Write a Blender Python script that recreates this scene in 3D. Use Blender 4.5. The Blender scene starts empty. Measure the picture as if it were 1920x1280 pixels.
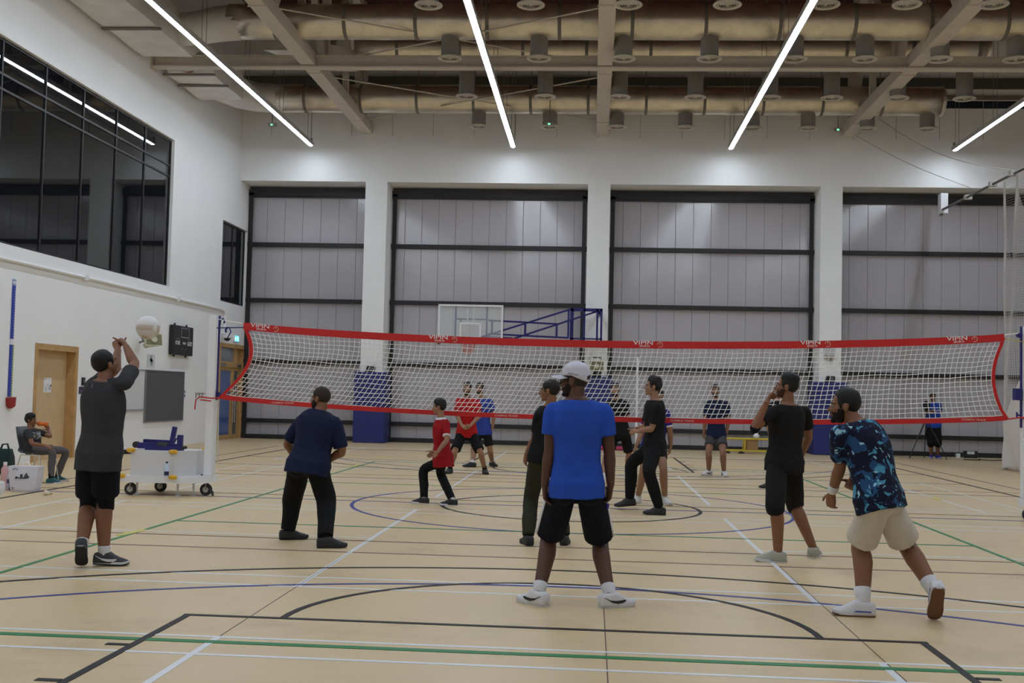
import bpy, bmesh, math, random
from mathutils import Vector, Matrix, noise
random.seed(7)
PI = math.pi
SC = bpy.context.scene
COL = SC.collection
V = Vector

# ---------------------------------------------------------------- camera, world, exposure
YAW, PITCH, ROLL = .07128, .04721, .0235
_f = V((-math.sin(YAW) * math.cos(PITCH), math.cos(YAW) * math.cos(PITCH), math.sin(PITCH)))
_r = V((math.cos(YAW), math.sin(YAW), 0)); _u = _r.cross(_f)
_R = math.cos(ROLL) * _r + math.sin(ROLL) * _u
_U = -math.sin(ROLL) * _r + math.cos(ROLL) * _u
cam_data = bpy.data.cameras.new('camera'); cam_data.sensor_width = 36; cam_data.lens = 39.80
cam_data.clip_end = 200
cam = bpy.data.objects.new('camera', cam_data); COL.objects.link(cam)
M = Matrix((_R, _U, -_f)).transposed().to_4x4(); M.translation = V((.262, -15.758, 1.530))
cam.matrix_world = M
SC.camera = cam
W = bpy.data.worlds.new('world'); SC.world = W; W.use_nodes = True
W.node_tree.nodes['Background'].inputs[0].default_value = (.02, .022, .025, 1)
SC.view_settings.view_transform = 'Standard'; SC.view_settings.look = 'None'
SC.view_settings.exposure = -0.12; SC.view_settings.gamma = 1; SC.view_settings.use_curve_mapping = False
LIGHT_STRENGTH = 53.0

# ---------------------------------------------------------------- materials
MATS = {}
def mat(name, col=(.5, .5, .5), rough=.6, metal=0., spec=.4, var=0., vscale=8., bump=0., bscale=40., emit=None, estr=0., coords='Object'):
    if name in MATS: return MATS[name]
    m = bpy.data.materials.new(name); m.use_nodes = True
    nt = m.node_tree; b = nt.nodes['Principled BSDF']
    b.inputs['Base Color'].default_value = (*col, 1); b.inputs['Roughness'].default_value = rough
    b.inputs['Metallic'].default_value = metal; b.inputs['Specular IOR Level'].default_value = spec
    if emit:
        b.inputs['Emission Color'].default_value = (*emit, 1); b.inputs['Emission Strength'].default_value = estr
    if var or bump:
        tc = nt.nodes.new('ShaderNodeTexCoord')
    if var:
        n = nt.nodes.new('ShaderNodeTexNoise'); n.inputs['Scale'].default_value = vscale; n.inputs['Detail'].default_value = 4
        nt.links.new(tc.outputs[coords], n.inputs['Vector'])
        r = nt.nodes.new('ShaderNodeValToRGB')
        r.color_ramp.elements[0].position = .3; r.color_ramp.elements[1].position = .7
        r.color_ramp.elements[0].color = (*[c * (1 - var) for c in col], 1); r.color_ramp.elements[1].color = (*[min(1, c * (1 + var)) for c in col], 1)
        nt.links.new(n.outputs['Fac'], r.inputs['Fac']); nt.links.new(r.outputs['Color'], b.inputs['Base Color'])
    if bump:
        n2 = nt.nodes.new('ShaderNodeTexNoise'); n2.inputs['Scale'].default_value = bscale; n2.inputs['Detail'].default_value = 3
        nt.links.new(tc.outputs[coords], n2.inputs['Vector'])
        bp = nt.nodes.new('ShaderNodeBump'); bp.inputs['Strength'].default_value = bump; bp.inputs['Distance'].default_value = .02
        nt.links.new(n2.outputs['Fac'], bp.inputs['Height']); nt.links.new(bp.outputs['Normal'], b.inputs['Normal'])
    MATS[name] = m
    return m

def floor_mat():
    m = bpy.data.materials.new('floor_vinyl'); m.use_nodes = True; nt = m.node_tree; b = nt.nodes['Principled BSDF']
    N = nt.nodes.new; L = nt.links.new
    tc = N('ShaderNodeTexCoord'); mp = N('ShaderNodeMapping'); mp.inputs['Scale'].default_value = (.5, 3.2, 1)
    L(tc.outputs['Object'], mp.inputs['Vector'])
    n = N('ShaderNodeTexNoise'); n.inputs['Scale'].default_value = 3.0; n.inputs['Detail'].default_value = 6
    L(mp.outputs['Vector'], n.inputs['Vector'])
    r = N('ShaderNodeValToRGB'); r.color_ramp.elements[0].position = .3; r.color_ramp.elements[1].position = .72
    r.color_ramp.elements[0].color = (.615, .460, .260, 1); r.color_ramp.elements[1].color = (.645, .484, .277, 1)
    L(n.outputs['Fac'], r.inputs['Fac'])
    # scuffs
    n2 = N('ShaderNodeTexNoise'); n2.inputs['Scale'].default_value = .9; n2.inputs['Detail'].default_value = 8; n2.inputs['Roughness'].default_value = .7
    L(tc.outputs['Object'], n2.inputs['Vector'])
    r2 = N('ShaderNodeValToRGB'); r2.color_ramp.elements[0].position = .30; r2.color_ramp.elements[1].position = .46
    r2.color_ramp.elements[0].color = (.80, .78, .74, 1); r2.color_ramp.elements[1].color = (1, 1, 1, 1)
    L(n2.outputs['Fac'], r2.inputs['Fac'])
    mx = N('ShaderNodeMixRGB'); mx.blend_type = 'MULTIPLY'; mx.inputs[0].default_value = 1
    L(r.outputs['Color'], mx.inputs[1]); L(r2.outputs['Color'], mx.inputs[2]); L(mx.outputs[0], b.inputs['Base Color'])
    b.inputs['Roughness'].default_value = .42; b.inputs['Specular IOR Level'].default_value = .45
    mr = N('ShaderNodeMapRange'); mr.inputs[3].default_value = .34; mr.inputs[4].default_value = .5
    L(n2.outputs['Fac'], mr.inputs[0]); L(mr.outputs[0], b.inputs['Roughness'])
    return m

def panel_mat():
    m = bpy.data.materials.new('ribbed_polycarbonate'); m.use_nodes = True; nt = m.node_tree; b = nt.nodes['Principled BSDF']
    N = nt.nodes.new; L = nt.links.new
    tc = N('ShaderNodeTexCoord'); w = N('ShaderNodeTexWave'); w.wave_type = 'BANDS'; w.bands_direction = 'X'
    w.inputs['Scale'].default_value = 9.; w.inputs['Distortion'].default_value = .0
    L(tc.outputs['Object'], w.inputs['Vector'])
    mp = N('ShaderNodeMapping'); mp.inputs['Scale'].default_value = (22, 1, .25); L(tc.outputs['Object'], mp.inputs['Vector'])
    oi = N('ShaderNodeObjectInfo')
    ad = N('ShaderNodeVectorMath'); L(mp.outputs['Vector'], ad.inputs[0]); L(oi.outputs['Location'], ad.inputs[1])
    n = N('ShaderNodeTexNoise'); n.inputs['Scale'].default_value = 1.; n.inputs['Detail'].default_value = 3; L(ad.outputs[0], n.inputs['Vector'])
    sm = N('ShaderNodeMath'); sm.operation = 'ADD'; L(w.outputs['Fac'], sm.inputs[0]); L(n.outputs['Fac'], sm.inputs[1])
    bp = N('ShaderNodeBump'); bp.inputs['Strength'].default_value = .06; bp.inputs['Distance'].default_value = .006
    L(sm.outputs[0], bp.inputs['Height']); L(bp.outputs['Normal'], b.inputs['Normal'])
    b.inputs['Base Color'].default_value = (.45, .425, .45, 1)
    b.inputs['Roughness'].default_value = .11; b.inputs['Specular IOR Level'].default_value = .8
    return m

WALL = mat('white_plaster', (.88, .87, .865), .75, spec=.25, var=.02, vscale=.7, bump=.05, bscale=60)
FLOORM = floor_mat(); PANEL = panel_mat()
ROOF = mat('dark_red_roof', (.10, .035, .03), .8)
BLACK = mat('black_frame', (.022, .020, .021), .45)
BLACKM = mat('black_plastic', (.015, .015, .017), .4)
GLASS = mat('dark_glass', (.006, .007, .009), .02, spec=.5)
STEEL = mat('cream_steel', (.62, .56, .48), .55, var=.04, vscale=3)
FOIL = mat('foil_duct', (.74, .67, .55), .33, metal=.85, var=.14, vscale=2.6, bump=.45, bscale=6)
FOILW = mat('pale_foil_duct', (.78, .75, .72), .5, metal=.2, var=.08, vscale=2, bump=.3, bscale=4)
STRAP = mat('grey_strap', (.20, .18, .16), .6)
GREYP = mat('grey_stem', (.27, .25, .23), .55)
DIFF = mat('cream_diffuser', (.55, .51, .45), .5)
TUBE = mat('light_tube', (1, 1, 1), .5, emit=(.81, .92, 1.04), estr=LIGHT_STRENGTH)
HOUSE = mat('light_housing', (.42, .40, .39), .5)
WOOD = mat('oak_frame', (.50, .30, .12), .5, var=.12, vscale=6)
WOODL = mat('birch_door', (.62, .44, .25), .5, var=.06, vscale=5)
BLUEGL = mat('blue_tinted_glass', (.06, .12, .33), .08, spec=.6)
GREYGL = mat('grey_tinted_glass', (.12, .13, .16), .08, spec=.6)
CHROME = mat('chrome', (.7, .7, .7), .25, metal=1)
NAVYPAD = mat('navy_vinyl_pad', (.022, .028, .16), .5, bump=.05, bscale=20)
NAVYST = mat('navy_steel', (.018, .016, .14), .45)
WHITEP = mat('white_paint', (.78, .78, .80), .45)
REDT = mat('red_tape', (.50, .014, .012), .65, bump=.15, bscale=60)
CORD = mat('white_cord', (.84, .82, .79), .8)
YELLOW = mat('yellow_plastic', (.72, .40, .02), .5)
YELST = mat('yellow_steel', (.62, .46, .03), .5)
RUBBER = mat('dark_rubber', (.03, .028, .027), .7)
CREAM = mat('cream_plastic', (.58, .57, .40), .5)
GREENE = mat('green_led', (.05, .3, .15), .5, emit=(.2, 1, .5), estr=2)

# ---------------------------------------------------------------- mesh helpers
def mesh_from(name, bm, m, smooth=False):
    me = bpy.data.meshes.new(name); bm.normal_update(); bm.to_mesh(me); bm.free()
    if m: 
        for x in (m if isinstance(m, (list, tuple)) else [m]): me.materials.append(x)
    if smooth:
        for p in me.polygons: p.use_smooth = True
    return me
def obj(name, bm, m, parent=None, smooth=False, loc=None, rot=None):
    me = bm if isinstance(bm, bpy.types.Mesh) else mesh_from(name, bm, m, smooth)
    o = bpy.data.objects.new(name, me); COL.objects.link(o)
    if parent: o.parent = parent
    if loc: o.location = loc
    if rot: o.rotation_euler = rot
    return o
def tag(o, label=None, cat=None, group=None, kind=None):
    if label: o['label'] = label
    if cat: o['category'] = cat
    if group: o['group'] = group
    if kind: o['kind'] = kind
    return o
def thing(name, label, cat, loc=(0, 0, 0), rz=0, group=None):
    o = bpy.data.objects.new(name, None); COL.objects.link(o); o.location = loc; o.rotation_euler = (0, 0, rz)
    o.empty_display_size = .1
    return tag(o, label, cat, group)
def copy_tree(o, parent=None):
    c = o.copy(); COL.objects.link(c); c.parent = parent
    for ch in list(o.children): copy_tree(ch, c)
    return c
def B(): return bmesh.new()
def box(bm, a, b, mi=0):
    x0, y0, z0 = a; x1, y1, z1 = b
    v = [bm.verts.new(c) for c in ((x0, y0, z0), (x1, y0, z0), (x1, y1, z0), (x0, y1, z0), (x0, y0, z1), (x1, y0, z1), (x1, y1, z1), (x0, y1, z1))]
    for f in ((0, 3, 2, 1), (4, 5, 6, 7), (0, 1, 5, 4), (1, 2, 6, 5), (2, 3, 7, 6), (3, 0, 4, 7)):
        bm.faces.new([v[i] for i in f]).material_index = mi
    return bm
def obox(name, a, b, m, parent=None, bevel=0):
    bm = box(B(), a, b)
    if bevel: bmesh.ops.bevel(bm, geom=bm.edges[:], offset=bevel, segments=2, affect='EDGES', profile=.5)
    return obj(name, bm, m, parent)
def perp(d):
    d = d.normalized(); a = V((0, 0, 1)) if abs(d.z) < .9 else V((1, 0, 0))
    x = d.cross(a).normalized(); return x, d.cross(x).normalized()
def loft(bm, rings, cap=True, closed=True):
    R = [[bm.verts.new(c) for c in r] for r in rings]; n = len(R[0])
    for i in range(len(R) - 1):
        for j in range(n if closed else n - 1):
            k = (j + 1) % n
            bm.faces.new((R[i][j], R[i][k], R[i + 1][k], R[i + 1][j]))
    if cap:
        bm.faces.new(R[0][::-1]); bm.faces.new(R[-1])
    return bm
def tube(bm, pts, r, n=8, cap=True):
    pts = [V(p) for p in pts]; rings = []; x = y = None
    for i, p in enumerate(pts):
        d = (pts[min(i + 1, len(pts) - 1)] - pts[max(i - 1, 0)])
        if x is None: x, y = perp(d)
        else:
            d.normalize(); x = (x - d * x.dot(d)).normalized(); y = d.cross(x)
        rr = r[i] if isinstance(r, (list, tuple)) else r
        rings.append([p + x * (rr * math.cos(2 * PI * k / n)) + y * (rr * math.sin(2 * PI * k / n)) for k in range(n)])
    return loft(bm, rings, cap)
def bar(bm, a, b, w, h=None):
    """rectangular bar from a to b"""
    a, b = V(a), V(b); x, y = perp(b - a); h = h or w
    return loft(bm, [[p + x * (sx * w / 2) + y * (sy * h / 2) for sx, sy in ((-1, -1), (1, -1), (1, 1), (-1, 1))] for p in (a, b)])
def lathe(bm, prof, n=24, c=(0, 0, 0), cap=True):
    c = V(c)
    return loft(bm, [[c + V((r * math.cos(2 * PI * k / n), r * math.sin(2 * PI * k / n), z)) for k in range(n)] for r, z in prof], cap)
def plate(bm, pts, d):
    """polygon extruded by vector d"""
    d = V(d); a = [bm.verts.new(V(p)) for p in pts]; b = [bm.verts.new(V(p) + d) for p in pts]; n = len(a)
    bm.faces.new(a[::-1]); bm.faces.new(b)
    for i in range(n): bm.faces.new((a[i], a[(i + 1) % n], b[(i + 1) % n], b[i]))
    return bm
def text(name, s, size, m, parent, loc, rot, sx=1., extrude=.001, shear=0., align='CENTER'):
    cu = bpy.data.curves.new(name, 'FONT'); cu.body = s; cu.size = size; cu.extrude = extrude; cu.align_x = align; cu.align_y = 'CENTER'; cu.shear = shear
    cu.offset = size * .012
    t = bpy.data.objects.new(name, cu); COL.objects.link(t)
    dg = bpy.context.evaluated_depsgraph_get(); me = bpy.data.meshes.new_from_object(t.evaluated_get(dg))
    bpy.data.objects.remove(t); bpy.data.curves.remove(cu)
    me.materials.clear(); me.materials.append(m)
    o = bpy.data.objects.new(name, me); COL.objects.link(o); o.parent = parent; o.location = loc; o.rotation_euler = rot; o.scale = (sx, 1, 1)
    return o
def wall_cells(us, vs, holes, mk):
    """grid wall with holes; mk(u,v,side)->co ; side 0 front 1 back"""
    bm = B(); cache = {}
    def g(u, v, s):
        k = (u, v, s)
        if k not in cache: cache[k] = bm.verts.new(mk(u, v, s))
        return cache[k]
    def solid(i, j):
        if i < 0 or j < 0 or i >= len(us) - 1 or j >= len(vs) - 1: return False
        u = (us[i] + us[i + 1]) / 2; v = (vs[j] + vs[j + 1]) / 2
        return not any(a < u < b and c < v < d for a, b, c, d in holes)
    for i in range(len(us) - 1):
        for j in range(len(vs) - 1):
            if not solid(i, j): continue
            q = [(us[i], vs[j]), (us[i + 1], vs[j]), (us[i + 1], vs[j + 1]), (us[i], vs[j + 1])]
            bm.faces.new([g(*p, 0) for p in q]); bm.faces.new([g(*p, 1) for p in q[::-1]])
            for (di, dj, a, b) in ((0, -1, 0, 1), (1, 0, 1, 2), (0, 1, 2, 3), (-1, 0, 3, 0)):
                if not solid(i + di, j + dj):
                    bm.faces.new((g(*q[b], 0), g(*q[a], 0), g(*q[a], 1), g(*q[b], 1)))
    bmesh.ops.recalc_face_normals(bm, faces=bm.faces[:])
    return bm

# ---------------------------------------------------------------- setting
ROOFZ = 13.35
XL, XR, YF, YB = -10.6, 20.0, -20.0, 18.0
floor = tag(obox('floor', (XL - .4, YF - .3, -.2), (XR + .3, 19.3, 0), FLOORM), kind='structure')
tag(obox('ceiling', (XL - .4, YF - .3, ROOFZ), (XR + .3, 19.3, ROOFZ + .2), ROOF), kind='structure')
tag(obox('wall_front', (XL - .4, YF - .3, 0), (XR + .3, YF, ROOFZ), WALL), kind='structure')
tag(obox('wall_right', (XR, YF, 0), (XR + .3, 19.3, ROOFZ), WALL), kind='structure')
WIN_Y = [-.98, .72, 2.42, 4.12, 5.79, 7.47, 9.15, 10.80, 12.48]
holesL = [(WIN_Y[0], 12.5, 4.1, 7.88), (16.5, 18.87, 4.08, 6.46), (5.63, 7.49, 0, 2.33), (16.6, 19.0, 0, 2.87)]
usL = sorted({YF, 19.3, *[h[0] for h in holesL], *[h[1] for h in holesL]})
vsL = sorted({0, ROOFZ, *[h[2] for h in holesL], *[h[3] for h in holesL]})
tag(obj('wall_left', wall_cells(usL, [v for v in vsL], holesL, lambda u, v, s: (XL - .35 * s, u, v)), WALL), kind='structure')
BAYS = [(XL, -6.72), (-6.05, .03), (.70, 6.9), (7.53, 13.85), (14.5, XR)]
holesB = [(a, b, 0, 7.9) for a, b in BAYS]
usB = sorted({XL, XR, *[x for h in holesB for x in h[:2]]})
wb = tag(obj('wall_back', wall_cells(usB, [0, 7.9, ROOFZ], holesB, lambda u, v, s: (u, YB + 1.3 * s, v)), WALL), kind='structure')

# window bays of ribbed translucent panels behind the columns
RAILS = [.06, .56, 2.40, 4.31, 6.06, 7.62]
pm_cache = {}
def panel_mesh(w, h):
    k = (round(w, 3), round(h, 3))
    if k not in pm_cache:
        bm = box(B(), (-w / 2, 0, -h / 2), (w / 2, .03, h / 2))
        bmesh.ops.bevel(bm, geom=[e for e in bm.edges if abs(e.verts[0].co.x - e.verts[1].co.x) < 1e-6 and e.verts[0].co.y < .001 and e.verts[1].co.y < .001], offset=.006, segments=1, affect='EDGES')
        pm_cache[k] = mesh_from('panel', bm, PANEL)
    return pm_cache[k]
PY = 19.0
for n, (a, b) in enumerate(BAYS[:4]):
    x0, x1 = a - (.0 if n == 0 else .12), b + .12
    w = tag(obj('window_%d' % (n + 1), box(B(), (x0 - .05, PY + .06, 0), (x1 + .05, PY + .1, 7.9)), mat('bay_backing', (.16, .15, .16), .8)), kind='structure')
    npan = round((x1 - x0) / .535); pw = (x1 - x0) / npan
    for j in range(5):
        h = RAILS[j + 1] - RAILS[j]
        me = panel_mesh(pw - .006, h)
        for i in range(npan):
            obj('panel', me, None, w, loc=(x0 + pw * (i + .5), PY + random.uniform(-.002, .002), (RAILS[j] + RAILS[j + 1]) / 2))
    for j, z in enumerate(RAILS):
        t = .065 if j else .075
        obox('rail', (x0, PY - .12, z - t), (x1, PY - .003, z + t), BLACK, w)
    obox('frame_post', (a + .02 if n == 0 else a + .04, PY - .15, 0), (a + .16, PY - .125, 7.68), BLACK, w)
    obox('frame_post', (b - .16, PY - .15, 0), (b - .04, PY - .125, 7.68), BLACK, w)
    obox('frame_head', (a, PY - .15, 7.60), (b, PY - .125, 7.78), BLACK, w)
# high wall trims
for n, (z0, z1, c, y) in enumerate(((10.25, 10.47, (.012, .015, .03), 17.99), (10.50, 10.62, (.20, .17, .14), 17.93), (10.82, 11.12, (.09, .09, .08), 17.90))):
    tag(obox('trim_%d' % (n + 1), (XL, y, z0), (XR, 18.02, z1), mat('eave_band_%d' % n, c, .6)), kind='structure')
jt = B()
for i in range(24): box(jt, (XL + .9 + 1.25 * i, 17.985, 9.3), (XL + .912 + 1.25 * i, 18.01, ROOFZ))
tag(obj('trim_4', jt, mat('cladding_joint', (.48, .46, .43), .8)), kind='structure')

# big dark window and small window in the left wall
def wall_window(name, y0, y1, z0, z1, mull, trans, x=XL):
    w = tag(obj(name, box(B(), (x - .30, y0, z0), (x - .26, y1, z1)), BLACK), kind='structure')
    ys = [y0] + mull + [y1]; zs = [z0] + trans + [z1]
    for i in range(len(ys) - 1):
        for j in range(len(zs) - 1):
            obox('pane', (x - .12, ys[i] + .02, zs[j] + .02), (x - .10, ys[i + 1] - .02, zs[j + 1] - .02), GLASS, w)
    for y in [y0 + .03] + mull + [y1 - .03]: obox('mullion', (x - .13, y - .02, z0), (x - .075, y + .02, z1), BLACK, w)
    for z in [z0 + .03] + trans + [z1 - .03]: obox('transom', (x - .128, y0, z - .022), (x - .078, y1, z + .022), BLACK, w)
    return w
wall_window('window_5', WIN_Y[0], 12.5, 4.1, 7.88, WIN_Y[1:-1], [6.94, 7.22])
wall_window('window_6', 16.5, 18.87, 4.08, 6.46, [17.69], [])

# doors
def door_single():
    d = tag(obj('door_1', box(B(), (XL - .24, 5.74, 0), (XL - .19, 7.38, 2.22)), WOODL), kind='structure')
    obox('door_jamb', (XL - .34, 5.63, 0), (XL + .015, 5.745, 2.33), WOOD, d)
    obox('door_jamb', (XL - .34, 7.375, 0), (XL + .015, 7.49, 2.33), WOOD, d)
    obox('door_head', (XL - .34, 5.745, 2.21), (XL + .015, 7.375, 2.33), WOOD, d)
    bm = B(); tube(bm, [(XL - .19, 6.06, 1.03), (XL - .14, 6.06, 1.03), (XL - .13, 6.09, 1.03), (XL - .13, 6.22, 1.03)], .011)
    h = obj('door_handle', bm, CHROME, d)
    bm = B(); box(bm, (XL - .19, 6.03, .99), (XL - .183, 6.09, 1.07)); box(bm, (XL - .19, 6.04, .86), (XL - .183, 6.08, .94)); obj('escutcheon', bm, CHROME, h)
    bm = box(B(), (XL - .19, 6.42, 1.36), (XL - .187, 6.74, 1.66)); p = obj('door_notice', bm, WHITEP, d)
    bm = B()
    for i in range(11):
        y = 6.45 + .26 * random.random(); z = 1.38 + .24 * random.random()
        box(bm, (XL - .187, y, z), (XL - .1855, y + random.uniform(.02, .05), z + random.uniform(.012, .04)))
    obj('print', bm, mat('grey_print', (.25, .25, .27), .7), p)
door_single()
def door_double():
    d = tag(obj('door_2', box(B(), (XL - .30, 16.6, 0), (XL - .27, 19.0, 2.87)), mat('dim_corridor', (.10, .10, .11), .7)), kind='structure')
    for y in (16.6, 18.9): obox('door_jamb', (XL - .26, y, 0), (XL + .015, y + .11, 2.87), WOOD, d)
    obox('door_head', (XL - .26, 16.71, 2.75), (XL + .015, 18.9, 2.87), WOOD, d)
    obox('transom_bar', (XL - .2, 16.71, 2.16), (XL - .05, 18.9, 2.34), WOOD, d)
    obox('transom_pane', (XL - .14, 16.71, 2.34), (XL - .12, 18.25, 2.75), mat('pale_pane', (.30, .33, .38), .15), d)
    obox('transom_post', (XL - .2, 18.25, 2.34), (XL - .05, 18.42, 2.75), WOOD, d)
    obox('transom_panel', (XL - .14, 18.42, 2.34), (XL - .12, 18.9, 2.75), WOOD, d)
    for y0, y1, g in ((16.71, 18.2, BLUEGL), (18.2, 18.9, GREYGL)):
        bm = B(); s = .2
        box(bm, (XL - .15, y0, 0), (XL - .09, y0 + s * .5, 2.16)); box(bm, (XL - .15, y1 - s, 0), (XL - .09, y1, 2.16))
        box(bm, (XL - .15, y0 + s * .5, 0), (XL - .09, y1 - s, .14)); box(bm, (XL - .15, y0 + s * .5, 2.06), (XL - .09, y1 - s, 2.16))
        lf = obj('door_leaf', bm, WOOD, d)
        obox('door_pane', (XL - .13, y0 + s * .5, .14), (XL - .11, y1 - s, 2.06), g, lf)
        bm = B(); y = y1 - .09 if y0 < 17 else y0 + .08
        tube(bm, [(XL - .09, y, .5), (XL - .03, y, .5), (XL - .03, y, 1.75), (XL - .09, y, 1.75)], .014); obj('pull_bar', bm, CHROME, lf)
    bm = B(); box(bm, (XL - .05, 16.8, 2.19), (XL - .01, 17.3, 2.27)); box(bm, (XL - .05, 18.35, 2.19), (XL - .01, 18.75, 2.27)); obj('door_closer', bm, CHROME, d)
door_double()

# ---------------------------------------------------------------- court lines (thin painted strips)
LW = {'white': mat('line_white', (.72, .72, .74), .4), 'green': mat('line_green', (.03, .20, .07), .5, spec=.25), 'blue': mat('line_blue', (.030, .04, .24), .5, spec=.25),
      'black': mat('line_black', (.022, .018, .019), .55, spec=.2), 'red': mat('line_red', (.16, .035, .03), .4), 'brown': mat('line_brown', (.10, .065, .045), .4),
      'yellow': mat('line_yellow', (.62, .55, .10), .4), 'purple': mat('line_purple', (.10, .04, .22), .4)}
LZ = {'yellow': .0012, 'purple': .0014, 'red': .0016, 'white': .0020, 'blue': .0024, 'green': .0030, 'brown': .0032, 'black': .0036}
LCOUNT = [0]
def lift(): LCOUNT[0] += 1; return LCOUNT[0] * 4e-6
def line(c, x0, y0, x1, y1, w=.05, dz=0):
    a, b = V((x0, y0, 0)), V((x1, y1, 0)); d = (b - a).normalized(); s = V((-d.y, d.x, 0)) * w / 2; z = LZ[c] + dz + lift()
    bm = plate(B(), [a + s, a - s, b - s, b + s][::-1], (0, 0, z))
    bmesh.ops.recalc_face_normals(bm, faces=bm.faces[:])
    o = obj('court_line', bm, LW[c], floor); o['label'] = '%s painted court line' % c
def arc(c, cx, cy, r, a0, a1, w=.05, dz=0):
    n = max(12, int(abs(a1 - a0) * r * 6)); bm = B(); z = LZ[c] + dz + lift()
    rings = []
    for i in range(n + 1):
        a = a0 + (a1 - a0) * i / n; e = V((math.cos(a), math.sin(a), 0)); C = V((cx, cy, 0))
        rings.append([C + e * r, C + e * r + V((0, 0, z)), C + e * (r - w) + V((0, 0, z)), C + e * (r - w)])
    loft(bm, rings); bmesh.ops.recalc_face_normals(bm, faces=bm.faces[:])
    o = obj('court_line', bm, LW[c], floor); o['label'] = 'curved %s court line' % c
for s in (-1, 1):
    # volleyball (green)
    line('green', s * 4.47, -9, s * 4.47, 9); line('green', -4.5, s * 2.98, 4.5, s * 2.98)
    # basketball (black)
    fy = s * 8.22
    line('black', -2.45, fy, 2.45, fy); line('black', -2.42, s * 14, -2.42, fy); line('black', 2.42, s * 14, 2.42, fy)
    for x in (-1, 1):
        for yy in (9.15, 10.0, 10.9, 12.2): line('black', x * 2.45, s * yy, x * 2.58, s * yy, .05)
    arc('black', 0, fy, 1.8, 0 if s < 0 else PI, PI if s < 0 else 2 * PI)
    a = math.acos(6.6 / 6.75)
    arc('black', 0, s * 12.45, 6.75, a if s < 0 else PI + a, PI - a if s < 0 else 2 * PI - a)
    line('black', s * 7.55, -14, s * 7.55, 14, .06); line('brown', s * 8.2, -14.6, s * 8.2, 14.6, .04)
    line('black', -7.55, s * 14, 7.55, s * 14, .06)
    line('red', -8.2, s * 5.03, 8.2, s * 5.03, .04)
    # futsal goal arcs (blue)
    arc('blue', 0, s * 12.85, 6.3, .05 if s < 0 else PI + .05, PI - .05 if s < 0 else 2 * PI - .05)
    line('brown', -7.6, s * 4.2, 7.6, s * 4.2, .03)
    # badminton (white)
    for c in (3.96, 11.88):
        cy = s * c - (0 if s < 0 else 0)
        for off in (-3.03, -2.57, 2.57, 3.03): line('white', -6.7, cy + off, 6.7, cy + off, .04)
        for sx in (-1, 1):
            line('white', sx * 6.68, cy - 3.05, sx * 6.68, cy + 3.05, .04); line('white', sx * 5.92, cy - 3.05, sx * 5.92, cy + 3.05, .04)
            line('white', sx * 2.0, cy - 3.05, sx * 2.0, cy + 3.05, .045); line('white', sx * 2.0, cy, sx * 6.7, cy, .04)
line('green', -4.5, -9, 4.5, -9); line('green', -8.2, -8.98, 8.2, -8.98); line('green', -4.5, 9, 4.5, 9)
arc('black', 0, 0, 1.8, 0, 2 * PI); arc('blue', 0, 0, 3.02, 0, 2 * PI)
line('blue', -8.2, 0, 8.2, 0, .05); line('brown', -8.2, .55, 8.2, .55, .03)
line('brown', -7.6, 6.9, 7.6, 6.9, .03); line('brown', -7.6, 9.6, 7.6, 9.6, .03); line('yellow', -7.5, 10.9, 7.5, 10.9, .05)
line('brown', 1.75, 11.0, 2.3, 8.4, .05)
for i, (x, y, L_) in enumerate(((-4.5, -4.14, .5), (-4.56, 10.5, .9), (-4.56, 7.4, .6), (5.9, 3.27, .5))):
    line('yellow', x - .03, y - L_ / 2, x + .03, y + L_ / 2, .09, .004)
line('purple', 5.75, 5.0, 6.1, 4.8, .07)
for _x in (.38, -2.0, 2.03): line("brown", _x, -15, _x, -5, .006, -.0015)
# ---------------------------------------------------------------- ceiling lights
ORD = ['leftmost', 'second', 'third', 'rightmost', 'farthest right']
def strip_light(x, lab):
    y0, y1 = -16.4, 17.35
    t = thing('strip_light', lab, 'ceiling light', (x, 0, 8.87), group='suspended strip lights')
    n = 11; L = (y1 - y0) / n
    bm = box(B(), (-.075, y0, .0), (.075, y1, .085)); box(bm, (-.078, y0, -.030), (-.064, y1, 0)); box(bm, (.064, y0, -.030), (.078, y1, 0)); obj('housing', bm, HOUSE, t)
    me = None
    for i in range(n):
        bm = loft(B(), [[V((x, y, z)) for x, z in ((-.055, -.002), (-.055, -.016), (-.03, -.036), (0, -.043), (.03, -.036), (.055, -.016), (.055, -.002))] for y in (-L / 2 + .03, L / 2 - .03)])
        if me is None: me = mesh_from('light_tube', bm, TUBE)
        obj('light_tube', me, None, t, loc=(0, y0 + L * (i + .5), 0))
    obox('end_bracket', (-.02, y1, -.02), (.02, y1 + .05, .22), STRAP, t)
    for i in range(n):
        y = y1 - .25 - L * i
        for dx in (-.05, .05): obj('hanger', tube(B(), [(dx, y, .08), (dx, y - .1, ROOFZ - 8.87)], .006, 4), STRAP, t)
for i, x in enumerate((-8.27, -2.2, 4.16, 10.53)):
    strip_light(x, ['long white strip light hanging closest to the dark left window', 'long white strip light left of the middle roof truss', 'long white strip light right of the middle roof truss', 'long white strip light over the hanging net rail at right'][i])

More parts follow.
